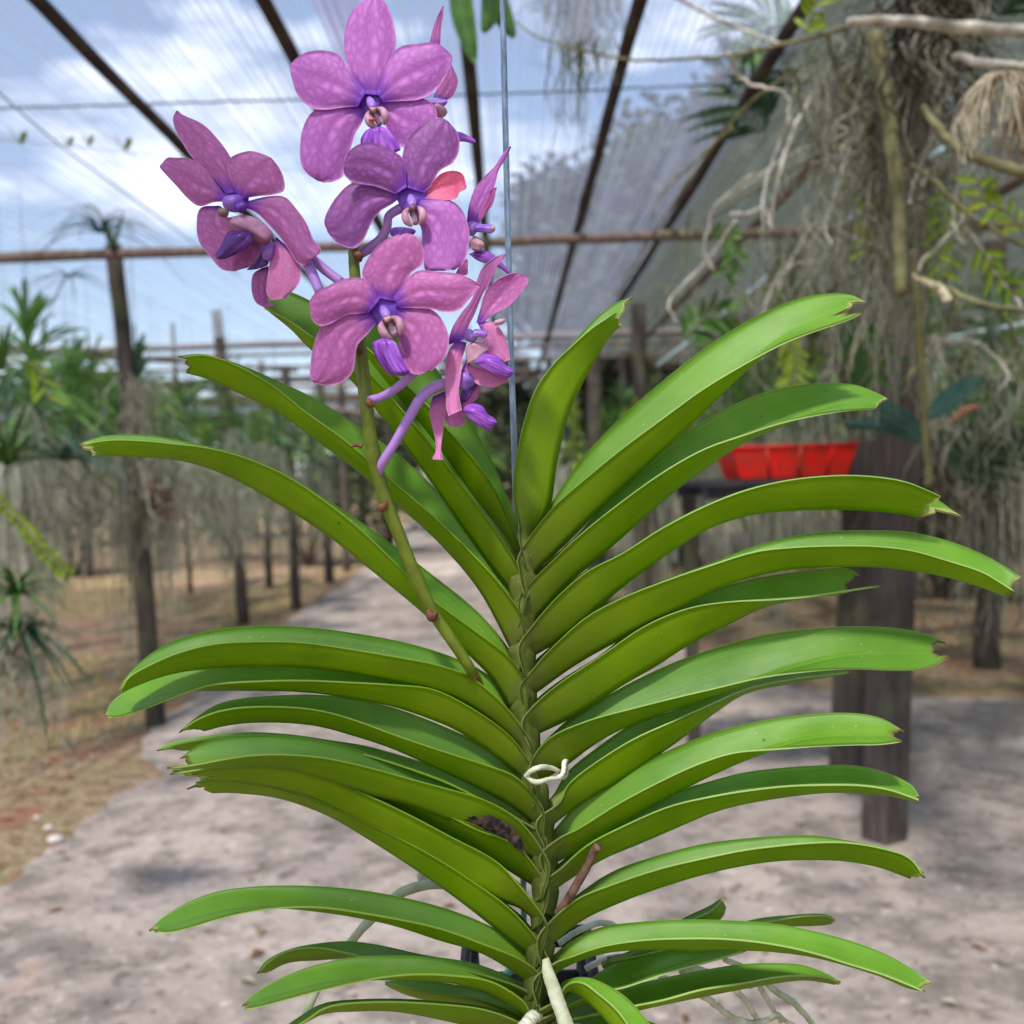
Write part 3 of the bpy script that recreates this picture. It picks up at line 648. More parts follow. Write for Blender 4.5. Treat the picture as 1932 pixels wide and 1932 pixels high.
BR = flat('branch_bark', lin(206, 202, 192), lin(140, 136, 124), .9, 25, 0, .15)
BRO = flat('branch_olive', lin(128, 128, 92), lin(92, 88, 66), .9, 25, 0, .15)
def branch(label, pts, r0, r1, mat=BR, grp='bare branches at the upper right', name='branch', n=26, wb=.002, cat_='branch'):
    q = [Vector(p) for p in cat([tuple(at(*p)) for p in pts], n)]
    q = [p + Vector((random.uniform(-wb, wb), random.uniform(-wb, wb), random.uniform(-wb, wb))) for p in q]
    return tag(MB().tube(q, [r0 + (r1 - r0) * i / (n - 1) for i in range(n)], 8).build(name, mat, org=q[0]), label, cat_, grp)
branch('pale thick branch crossing the top right corner', [(1600, 42, 2.1), (1700, 40, 2.1), (1830, 52, 2.05), (1990, 62, 2.0)], .011, .014)
branch('second pale branch just below the corner one', [(1800, 105, 2.0), (1870, 120, 1.95), (2000, 134, 1.9)], .008, .009)
branch('curving grey branch descending to the right edge', [(1740, 200, 1.9), (1790, 262, 1.85), (1850, 300, 1.8), (1990, 340, 1.75)], .006, .012, BRO)
branch('thin forked twig sloping down to the right edge', [(1720, 310, 2.0), (1770, 350, 2.0), (1850, 420, 2.0), (1990, 490, 1.95)], .004, .006, BRO)
branch('brown vine sagging between the wire and the moss', [(940, 8, 2.9), (1000, 62, 2.8), (1080, 90, 2.7), (1180, 112, 2.7), (1270, 113, 2.6), (1380, 104, 2.5), (1490, 82, 2.4), (1600, 50, 2.4)], .0022, .006, BRO, name='vine', n=40)
branch('pale branch coming down from the top above the vine', [(1270, -10, 2.6), (1340, 30, 2.6), (1400, 55, 2.6), (1470, 82, 2.5)], .006, .004)
branch('long thin twig slanting up left of the moss beard', [(1160, 560, 3.5), (1260, 400, 3.3), (1400, 210, 3.0), (1540, 110, 2.8)], .004, .006, BRO)
branch('pale thin twig reaching left below the moss beard', [(1370, 380, 2.9), (1480, 300, 2.8), (1560, 270, 2.7), (1660, 235, 2.6)], .0035, .006, BR)
branch('second pale twig just under the reaching one', [(1330, 420, 2.9), (1440, 350, 2.8), (1560, 290, 2.7), (1680, 262, 2.6)], .0035, .006, BRO)
branch('crooked pale twig hanging from the moss beard', [(1540, 170, 2.6), (1500, 240, 2.6), (1470, 330, 2.6), (1450, 450, 2.65)], .006, .003, BR)
branch('bent grey branch at the right edge above the middle', [(1730, 520, 1.9), (1790, 545, 1.9), (1860, 575, 1.85), (1990, 590, 1.8)], .004, .007, BRO)
branch('slender upright olive stem right of the thick post', [(1722, 470, 2.2), (1733, 600, 2.2), (1742, 740, 2.2), (1750, 860, 2.2), (1752, 920, 2.2)], .008, .010, flat('stem_olive', lin(88, 84, 44), lin(62, 62, 38), .8, 12), name='stem')
branch('upright mossy stem inside the hanging moss', [(1700, 560, 2.3), (1695, 400, 2.3), (1680, 250, 2.3), (1650, 60, 2.3)], .014, .02, BRO)
random.seed(77)
tw = [(1560, 330, 1480, 520), (1490, 220, 1440, 430), (1640, 180, 1560, 420), (1690, 300, 1640, 560), (1850, 60, 1780, 250), (1700, 80, 1820, 190), (1500, 130, 1590, 330), (1770, 640, 1900, 700), (1760, 230, 1700, 470), (1420, 330, 1330, 470), (1300, 400, 1250, 560), (1800, 560, 1720, 700), (1880, 250, 1800, 420), (1560, 60, 1640, 200), (1470, 480, 1460, 640), (1590, 560, 1560, 700), (1650, 20, 1760, 120), (1900, 600, 1932, 760)]
for _ in range(16):
    xa = random.uniform(1330, 1900); ya = random.uniform(0, 520); tw.append((xa, ya, xa + random.choice([-1, 1]) * random.uniform(40, 150), ya + random.uniform(-60, 190)))
tw.sort(key=lambda t: t[0])
for i, (xa, ya, xb, yb) in enumerate(tw):
    d_ = random.uniform(2.2, 3.2); mx_ = (xa + xb) / 2 + random.uniform(-30, 30); my_ = (ya + yb) / 2 + random.uniform(-20, 20)
    branch(f'thin crooked pale twig tangled in the upper right, {ordn(i)} from the left', [(xa, ya, d_), (mx_, my_, d_ + .05), (xb, yb, d_ + random.uniform(-.1, .1)), (xb + random.uniform(-20, 20), yb + 40, d_)], random.uniform(.003, .006), .0016, BR if i % 3 else BRO, 'thin twigs tangled at the upper right', 'twig', cat_='twig', wb=.004)
# blue-white light pipes glimpsed through the moss
PIPE = flat('pale_blue_pipe', lin(150, 175, 182), lin(170, 188, 192), .4, 10)
branch('short pale blue pipe piece showing right of the moss', [(1732, 308, 2.6), (1800, 272, 2.6)], .010, .010, PIPE, 'pale blue pipe pieces', 'plastic_pipe', n=4, wb=0, cat_='pipe')
branch('pale blue pipe piece showing left of the post', [(1580, 430, 3.2), (1640, 388, 3.2)], .010, .010, PIPE, 'pale blue pipe pieces', 'plastic_pipe', n=4, wb=0, cat_='pipe')
branch('long bluish pipe slanting behind the highest right leaf', [(1240, 690, 4.2), (1330, 620, 4.2), (1450, 520, 4.2)], .006, .006, PIPE, 'pale blue pipe pieces', 'plastic_pipe', n=4, wb=0, cat_='pipe')
branch('faint bluish pipe at the right edge above the frond', [(1780, 640, 4.0), (1990, 600, 4.0)], .010, .010, PIPE, 'pale blue pipe pieces', 'plastic_pipe', n=4, wb=0, cat_='pipe')
# straw coloured root fans
STRAW = flat('straw_roots', lin(206, 198, 172), lin(150, 138, 112), .8, 30, .1, .2)
def fan(label, px, py, d, dirs, len_, n_, r=.0022, mat=STRAW):
    o = at(px, py, d); mb = MB()
    for i in range(n_):
        a = random.uniform(*dirs); L_ = len_ * random.uniform(.6, 1); pts = []; y0 = random.uniform(-.05, .05); wv_ = random.uniform(0, 6)
        for k in range(10):
            u = k / 9; x = math.cos(a) * L_ * min(1, u * 1.3) * .55 * (1 - .25 * u); z = math.sin(a) * .25 * L_ * u - L_ * u * u * .9
            pts.append(o + rt * (x + .008 * math.sin(wv_ + 6 * u)) + Vector((0, y0 * u, z)))
        mb.tube(pts, [r * random.uniform(.8, 1.2) * (1.1 - .5 * k / 9) for k in range(10)], 5, cap=False)
    return tag(mb.build('root_fan', mat, org=o), label, 'roots', 'straw coloured root fans')
fan('straw coloured fan of drooping roots near the top right corner', 1892, 140, 1.8, (.1, 3.04), .20, 70, .0017)
fan('second, browner root fan at the right edge under the straw one', 1960, 180, 2.0, (.6, 2.8), .26, 60, .0022, flat('straw_brown', lin(150, 128, 100), lin(112, 94, 74), .8, 30, .1))
branch('papery pale dried sheath in front of the right post', [(1722, 520, 1.9), (1745, 532, 1.9), (1775, 545, 1.9), (1790, 570, 1.9)], .004, .010, STRAW, 'straw coloured root fans', 'dried_sheath', cat_='sheath')

# leafy sprays
def spray(label, pts, mat, n_=24, ll=.05, lw=.012, grp='leafy sprays', name='leafy_spray', st=.0022, droop=.2, cat_='plant', dens=1, tilt=.7):
    q = [Vector(p) for p in cat([tuple(at(*p)) for p in pts], 20)]
    e = empty(name, q[0], label, cat_, grp); MB().tube(q, st, 6).build('stem', BRO, e); mb = MB()
    for i in range(n_):
        u = i / n_; x = u * 18.9; k = int(x); p = q[k].lerp(q[k + 1], x - k); T = (q[k + 1] - q[k]).normalized()
        s_ = 1 if i % 2 else -1; side = (T.cross(fw).normalized() * s_ + fw * random.uniform(-.6, .6) + T * tilt).normalized()
        l_ = ll * random.uniform(.7, 1.15); nrm = side.cross(T).normalized(); wd_ = nrm.cross(side).normalized(); G = []
        for j in range(7):
            t = j / 6; c = p + side * l_ * t - Vector((0, 0, droop * l_ * t * t)); h = lw * math.sin(math.pi * (t * .92 + .06)) ** .7 * .5
            G.append([tuple(c - wd_ * h + nrm * h * .3), tuple(c), tuple(c + wd_ * h + nrm * h * .3)])
        mb.shell(G, [[(t, s) for s in (0, .5, 1)] for t in range(7)], .0006)
    mb.build('foliage', mat, e); return e
YG = flat('leaf_yellow_green', lin(150, 172, 40), lin(112, 146, 30), .45, 30, .35)
GR = flat('leaf_fresh_green', lin(86, 130, 52), lin(60, 100, 40), .4, 30, .3)
DG = flat('leaf_dark_green', lin(50, 86, 46), lin(36, 62, 38), .4, 30, .25)
TG = flat('leaf_teal_green', lin(60, 98, 88), lin(42, 74, 60), .35, 30, .2)
spray('yellow-green leaf spray hanging at the right edge', [(1932, 440, 2.0), (1900, 400, 2.0), (1860, 380, 2.0), (1840, 330, 2.0)], YG, 14, .05, .014)
spray('yellow-green leaf spray under the branch at the right edge', [(1850, 470, 2.0), (1880, 510, 2.0), (1920, 560, 2.0)], YG, 10, .05, .014)
spray('small yellow-green leaves inside the moss', [(1620, 360, 2.5), (1640, 420, 2.5), (1625, 500, 2.5)], YG, 12, .05, .013)
spray('yellow-green leaves beside the upright stem', [(1790, 360, 2.4), (1770, 450, 2.4), (1785, 560, 2.4)], YG, 14, .06, .014)
spray('yellow-green leaf at the top, left of the brown root mass', [(1520, 60, 2.4), (1535, 20, 2.4), (1545, -20, 2.4)], YG, 10, .06, .016)
spray('dark strappy frond behind the slanting pole at the upper right', [(1440, 250, 3.4), (1400, 190, 3.4), (1420, 130, 3.4)], DG, 26, .2, .022)
spray('second dark frond at the top right, behind the pale branch', [(1500, 60, 3.2), (1440, 30, 3.2), (1400, 60, 3.2)], GR, 22, .18, .02)
spray('small green leaves over the slanting pole at the upper right', [(1360, 420, 3.0), (1385, 470, 3.0), (1370, 520, 3.0)], GR, 14, .05, .02)
spray('fresh green leaves low behind the highest right leaf', [(1290, 640, 3.6), (1330, 600, 3.6), (1390, 590, 3.6)], GR, 20, .12, .02)
spray('fresh green tuft behind the second highest right leaf', [(1180, 820, 3.8), (1220, 780, 3.8), (1280, 760, 3.8)], YG, 22, .13, .018)
spray('yellow-green sprig in the moss above the red tray', [(1480, 620, 3.0), (1500, 680, 3.0), (1490, 740, 3.0)], YG, 16, .06, .016)
spray('green tuft hanging between the moss and the thick post', [(1600, 600, 3.0), (1640, 660, 3.0), (1650, 720, 3.0)], GR, 22, .11, .018)
spray('dark leaves above the pale corner branch', [(1880, 30, 2.6), (1900, -20, 2.6), (1850, -50, 2.6)], DG, 20, .14, .022)
spray('green frond in the shade at the right edge', [(1800, 900, 3.4), (1860, 820, 3.4), (1960, 760, 3.4)], DG, 34, .22, .02)
spray('second shaded frond right of the upright stem', [(1780, 780, 3.6), (1850, 720, 3.6), (1960, 700, 3.6)], GR, 30, .2, .018)
def bigleaf(label, pts, wpx, mat, d, name='broad_leaf', grp='single broad leaves', cat_='leaf', fold=.004, dd=0):
    P = cat([(p[0], p[1]) for p in pts], 20); G = []; UV = []
    for i in range(20):
        t = i / 19; T = P[min(19, i + 1)] - P[max(0, i - 1)]; T /= np.linalg.norm(T) + 1e-9; nn = np.array((-T[1], T[0])); h = wpx / 2 * math.sin(math.pi * (.04 + .94 * t)) ** .65
        G.append([tuple(at(*(P[i] + nn * h * x), d + dd * t - fold * d * (1 - abs(x)))) for x in np.linspace(-1, 1, 7)]); UV.append([(t, (x + 1) / 2) for x in np.linspace(-1, 1, 7)])
    return tag(MB().shell(G, UV, .001).build(name, mat, org=at(*P[0], d)), label, cat_, grp)
bigleaf('broad dark green leaf hanging just left of the black pole', [(868, -60), (872, 20), (895, 118)], 44, GR, 1.9)
bigleaf('broad green leaf between the black pole and the wire', [(918, -50), (925, 20), (912, 62)], 34, GR, 1.9)
bigleaf('pointed green leaf just right of the wire at the top', [(940, -30), (945, 20), (970, 72)], 38, GR, 1.95)
bigleaf('dark teal leaf pointing right beside the upright stem', [(1750, 790), (1800, 745), (1860, 712)], 40, TG, 2.5, dd=.1)
bigleaf('dark teal leaf pointing left above the bench', [(1745, 820), (1690, 780), (1600, 740)], 34, TG, 2.6)
bigleaf('second teal leaf under the left-pointing one', [(1740, 835), (1680, 805), (1590, 800)], 30, TG, 2.7)
bigleaf('small brown-orange leaf tip beside the teal leaf', [(1790, 800), (1820, 775), (1850, 765)], 14, flat('leaf_orange', lin(150, 100, 70), lin(120, 84, 60), .5, 30), 2.5)
# twining leaf pairs on the cord at the upper left
for i, (x, y, s_) in enumerate([(38, 262, 1), (130, 268, .7), (168, 266, .7), (236, 274, 1), (648, 320, .7), (690, 325, .6)]):
    e = empty('climbing_leaf', at(x, y, 3.2), f'small yellow-green leaf pair against the net, {ordn(i)} of six from the left', 'leaf', 'leaf pairs on the thin cord')
    for k, (dx, dy) in enumerate(((-22, -20), (12, -14))):
        P = cat([(x, y + 10), (x + dx * .5 * s_, y + dy * .3), (x + dx * s_, y + dy * s_)], 8); G = []
        for j in range(8):
            h = 7 * s_ * math.sin(math.pi * (.06 + .9 * j / 7)); G.append([tuple(at(P[j][0] + h * x_ * .7, P[j][1] + h * x_ * .7, 3.2 - .01 * (1 - abs(x_)))) for x_ in (-1, 0, 1)])
        MB().shell(G, [[(0, 0)] * 3] * 8, .001).build('leaflet', flat('leaf_lime', lin(128, 140, 60), lin(110, 120, 50), .5, 30, .3) if i == 0 and k == 0 else bpy.data.materials['leaf_lime'], e)
wire('thin vine carrying the small leaf pairs', [at(-20, 262, 3.22), at(130, 276, 3.22), at(240, 288, 3.22), at(420, 306, 3.22), at(650, 330, 3.22), at(900, 345, 3.22)], .0012, bpy.data.materials['leaf_lime'], 'thin_vine', 'vine')

# air plant on the post top, and the green plants at the left edge
def spiky(label, px, py, d, n_, ll, lw, mat, name='air_plant', grp=None, up_=.2, droop=.5, arc=(0, 6.283)):
    o = at(px, py, d); e = empty(name, o, label, 'plant', grp)
    for i in range(n_):
        a = random.uniform(*arc); el = random.uniform(-.2, 1.0) + up_; l_ = ll * random.uniform(.6, 1.1); pts = []
        dv = (rt * math.cos(a) + fw * math.sin(a) * .6).normalized(); G = []; sdv = dv.cross(up).normalized()
        for k in range(10):
            u = k / 9; c = o + dv * (l_ * u * math.cos(el)) + up * (l_ * (u * math.sin(el) - droop * u * u)); h = lw * .5 * (1 - u) ** .6
            G.append([tuple(c - sdv * h + up * h * .4), tuple(c), tuple(c + sdv * h + up * h * .4)])
        MB().shell(G, [[(t, s) for s in (0, .5, 1)] for t in range(10)], .001).build('leaf', mat, e)
    return e
spiky('spiky air plant with arching thread leaves on the left post', 188, 440, 5.0, 26, .48, .017, flat('air_plant_leaf', lin(74, 96, 66), lin(50, 68, 50), .5, 20, .2), up_=.35, droop=.75)
branch('dark twisted stump of the air plant on top of the left post', [(214, 470, 5.0), (200, 430, 5.0), (180, 395, 5.0), (160, 385, 5.0)], .02, .008, DG, 'parts on the left post', 'air_plant_stump', cat_='stump')
branch('second dark prong beside the air plant stump', [(214, 470, 5.0), (225, 425, 5.0), (235, 400, 5.0)], .012, .004, DG, 'parts on the left post', 'air_plant_stump', cat_='stump')
spiky('small spiky air plant high at the far left under the net', 130, 520, 5.0, 14, .26, .012, DG, up_=-.2, droop=.5)
spiky('bright green strappy orchid left of the tall left post', 250, 815, 5.6, 20, .36, .035, bpy.data.materials['leaf_fresh_green'], 'strappy_orchid', up_=.5, droop=.4)
spiky('leafy orchid hanging at the left edge above the ground', 30, 1120, 2.6, 22, .22, .022, GR, 'strappy_orchid', up_=.2, droop=.6)
spiky('dark drooping leaves at the left edge below the leafy orchid', 40, 1180, 2.6, 20, .24, .018, DG, 'strappy_orchid', up_=-.6, droop=.5)
spiky('tall green orchid at the left edge under the pale roof gap', 15, 880, 3.4, 24, .36, .03, GR, 'strappy_orchid', up_=.5, droop=.4)
spiky('deep green orchid behind the left leaf tip', 120, 870, 4.0, 22, .34, .03, TG, 'strappy_orchid', up_=.4, droop=.5)
spiky('bright yellow-green shoot poking up at the left edge', 2, 700, 2.4, 9, .16, .02, GR, 'strappy_orchid', up_=1.0, droop=.1)
spray('bright green knobbly flower spike curving down at the left edge', [(-20, 930, 2.4), (40, 985, 2.4), (85, 1040, 2.4), (130, 1085, 2.4)], YG, 60, .022, .014, 'leafy sprays', 'flower_spike', .005, droop=.1)
spray('thin yellow-green shoot above the hanging plants at the left', [(50, 680, 3.2), (75, 705, 3.2), (95, 760, 3.2)], YG, 8, .07, .016)
moss('pale roots under the leafy orchid at the left edge', 40, 1150, 2.62, .42, .06, 60, MOSS[2], .0018, name='hanging_roots')

# dead leaves on the ground
mb = MB(); random.seed(5)
for i in range(5200):
    y = 3.2 + 12 * random.random() ** 1.3
    if random.random() < .55: x = -1.95 - random.random() ** 1.4 * 6 * (.6 + y * .05)
    else: x = random.uniform(1.4, 7)
    if x > 0 and y < 5.7: continue
    if x < 0 and y < 3.2: continue
    a = random.uniform(0, 6.28); s_ = random.uniform(.012, .04); c, sn = math.cos(a) * s_, math.sin(a) * s_; z = random.uniform(.008, .03)
    mb.add([(x - c, y - sn, z), (x + sn * .4, y - c * .4, z + random.uniform(0, .01)), (x + c, y + sn, z), (x - sn * .4, y + c * .4, z + random.uniform(0, .01))], [(0, 1, 2, 3)], m=random.randrange(3))
for i in range(900):
    t = random.random(); p = ground(random.uniform(-100, 2100), 1150 + 830 * t ** 1.2)
    if p.y < 1.2 or p.x < -1.6 * 1 - .02 * p.y and p.y > 3.5: continue
    a = random.uniform(0, 6.28); s_ = random.uniform(.003, .011) if random.random() < .93 else random.uniform(.015, .03); c, sn = math.cos(a) * s_, math.sin(a) * s_; z = .034
    mb.add([(p.x - c, p.y - sn, z), (p.x + sn * .5, p.y - c * .5, z + s_ * .4), (p.x + c, p.y + sn, z), (p.x - sn * .5, p.y + c * .5, z + s_ * .5)], [(0, 1, 2, 3)], m=random.randrange(3))
tag(mb.build('leaf_litter', [flat('litter_tan', lin(156, 134, 110)), flat('litter_brown', lin(120, 84, 60)), flat('litter_grey', lin(150, 138, 120))], smooth=False), 'dry leaf litter scattered over the bare ground', 'leaf litter', kind='stuff')
mb = MB()
for i in range(5200):
    y = 4.6 + 9 * random.random(); x = -2.0 - random.random() * 3.4 - (y - 4.6) * .03
    if (math.sin(x * 2.1) + math.sin(y * 1.3)) < -.3: continue
    h = random.uniform(.02, .07); a = random.uniform(0, 6.28); dx, dy = math.cos(a) * .006, math.sin(a) * .006; q = random.uniform(-.03, .03)
    mb.add([(x - dx, y - dy, 0), (x + dx, y + dy, 0), (x + q, y + q, h)], [(0, 1, 2)])
tag(mb.build('short_grass', flat('dry_grass', lin(178, 166, 98), lin(136, 136, 72), .8, 3), smooth=False), 'thin yellowish grass on the dry ground at the left', 'grass', kind='stuff')
for i, (x, y, s_) in enumerate([(105, 1590, .03), (92, 1565, .018), (70, 1545, .014)]):
    p = ground(x, y); m_ = MB(); m_.ball((p.x, p.y, s_ * .4), s_, s_ * .8, s_ * .5, 12, 8)
    tag(m_.build('pebble', flat('pale_stone', lin(206, 196, 192), lin(180, 168, 160), .8, 30), org=(p.x, p.y, 0)), ['largest', 'middle', 'smallest'][i] + ' white pebble on the brown ground at the left', 'pebble', 'white pebbles')
# ------------------------------------------------------------------ the orchid: stem, leaves
D0 = .60
orch = empty('orchid_plant', at(1010, 1960, D0), 'large green strap-leaved orchid with purple flowers hanging in the middle of the picture', 'orchid')
STX = [(700, 985), (1050, 988), (1150, 985), (1250, 985), (1350, 989), (1450, 1004), (1550, 1019), (1650, 1030), (1750, 1023), (1850, 1013), (1960, 1006), (2200, 1000)]
def stx(y):
    for (a, x0), (b, x1) in zip(STX[:-1], STX[1:]):
        if a <= y <= b: return x0 + (x1 - x0) * (y - a) / (b - a)
    return 1000
mb = MB()
ys = np.linspace(1010, 2080, 60)
path = [at(stx(y), y, D0 + .001) for y in ys]
rad = [.0062 * min(1, .25 + i / 14) * (1 + .06 * math.sin(i * 1.9)) for i in range(len(ys))]
mb.tube(path, rad, 14)
mb.build('stem', STEM, orch)
TEETH = [1.0, .985, .968, .99, .955, .978, .945, .985, .958, .992, .97, .984, 1.0]
def parse(s):
    return [[tuple(map(float, p.split(','))) for p in st.split('|')] for st in s.replace('\n', ' ').split()]
leaf_k = 0
def leaf(fr, side, s, dz=0.0, wd=.0115, tooth=1.0, base=0.0, sheath=True, n=54, bend=0.0, scar=False):
    """side -1 left / +1 right; stations 'F|N|K' = far edge, near edge, keel."""
    global leaf_k
    st = [[toP(fr, *p) for p in q] for q in parse(s)]
    k = leaf_k; leaf_k += 1
    rows = []; m = len(st)
    for i, (F, N, K) in enumerate(st):
        t = i / (m - 1)
        w_ = wd * (.62 + .38 * min(1, t * 3)) * (1 if t < .85 else 1 - .35 * (t - .85) / .15)
        d = D0 + base + dz * t ** 1.4 + bend * math.sin(math.pi * t)
        nb = (-.0004 * min(k, 24)) * max(0, 1 - t * 5)
        rows.append([(*F, d + w_), (*N, d - w_ + nb), (*K, d + nb * .3)])
    if sheath:
        y0 = st[0][1][1]
        pre = []
        for dy, nx_, kx, ky in ((84, 4, 19, 96), (34, -7, 25, 46)):
            yy = y0 + dy; xc = stx(yy)
            pre.append([(xc + side * (nx_ - 6), yy - 8, D0 + .009), (xc + side * nx_, yy, D0 - .0083 - .00035 * min(k, 24)), (xc + side * kx, y0 + ky, D0 - .001)])
        rows = pre + rows
    R_ = np.array(rows)            # m x 3 x 3
    m = len(R_)
    PF = [np.vstack([2 * R_[0, c] - R_[1, c], R_[:, c], 2 * R_[-1, c] - R_[-2, c]]) for c in range(3)]
    G = []; UV = []
    nc = random.uniform(4.5, 7.5); te = []
    for j in range(13):
        v_ = .034 * max(0, 1 - abs(j - nc) / 5.5) ** .8 + (.010 if j % 3 == k % 3 else 0) + random.uniform(0, .006)
        te.append(1 - 1.5 * tooth * v_ * (0 if j in (0, 12) else 1))
    t0 = 2 / (m - 1) if sheath else 0
    for i in range(n):
        t = i / (n - 1); row = []; uvr = []
        for j in range(13):
            tt = t * te[j] if t > .5 else t
            if t > .5: tt = .5 * te[j] * 0 + t - (t - .5) * 2 * (1 - te[j])
            F, N, K = (catat(PF[c], m, tt) for c in range(3))
            if j <= 6: q = j / 6; E = F
            else: q = (12 - j) / 6; E = N
            s1 = 1 - q                               # 1 at the edge, 0 at the keel
            p = K[:2] + (E[:2] - K[:2]) * s1
            dd = K[2] + (E[2] - K[2]) * (.66 * s1 + .34 * math.sin(math.pi / 2 * s1))
            wv = math.sin(t * 9 + k * 1.7) * .0012 + math.sin(t * 21 + k) * .0004
            dd += wv * s1; row.append(at(p[0], p[1] + 1.6 * math.sin(t * 13 + k * 2.3) * s1, dd)); uvr.append((max(0, (t - t0) / (1 - t0)) if t0 < 1 else t, j / 12))
        G.append(row); UV.append(uvr)
    mb = MB(); mb.shell([[tuple(p) for p in r] for r in G], UV, .0013, 0 if side < 0 else 1, 1 if side < 0 else 0)
    ob = mb.build('leaf', [LEAF_IN, LEAF_OUT], orch)
    return ob
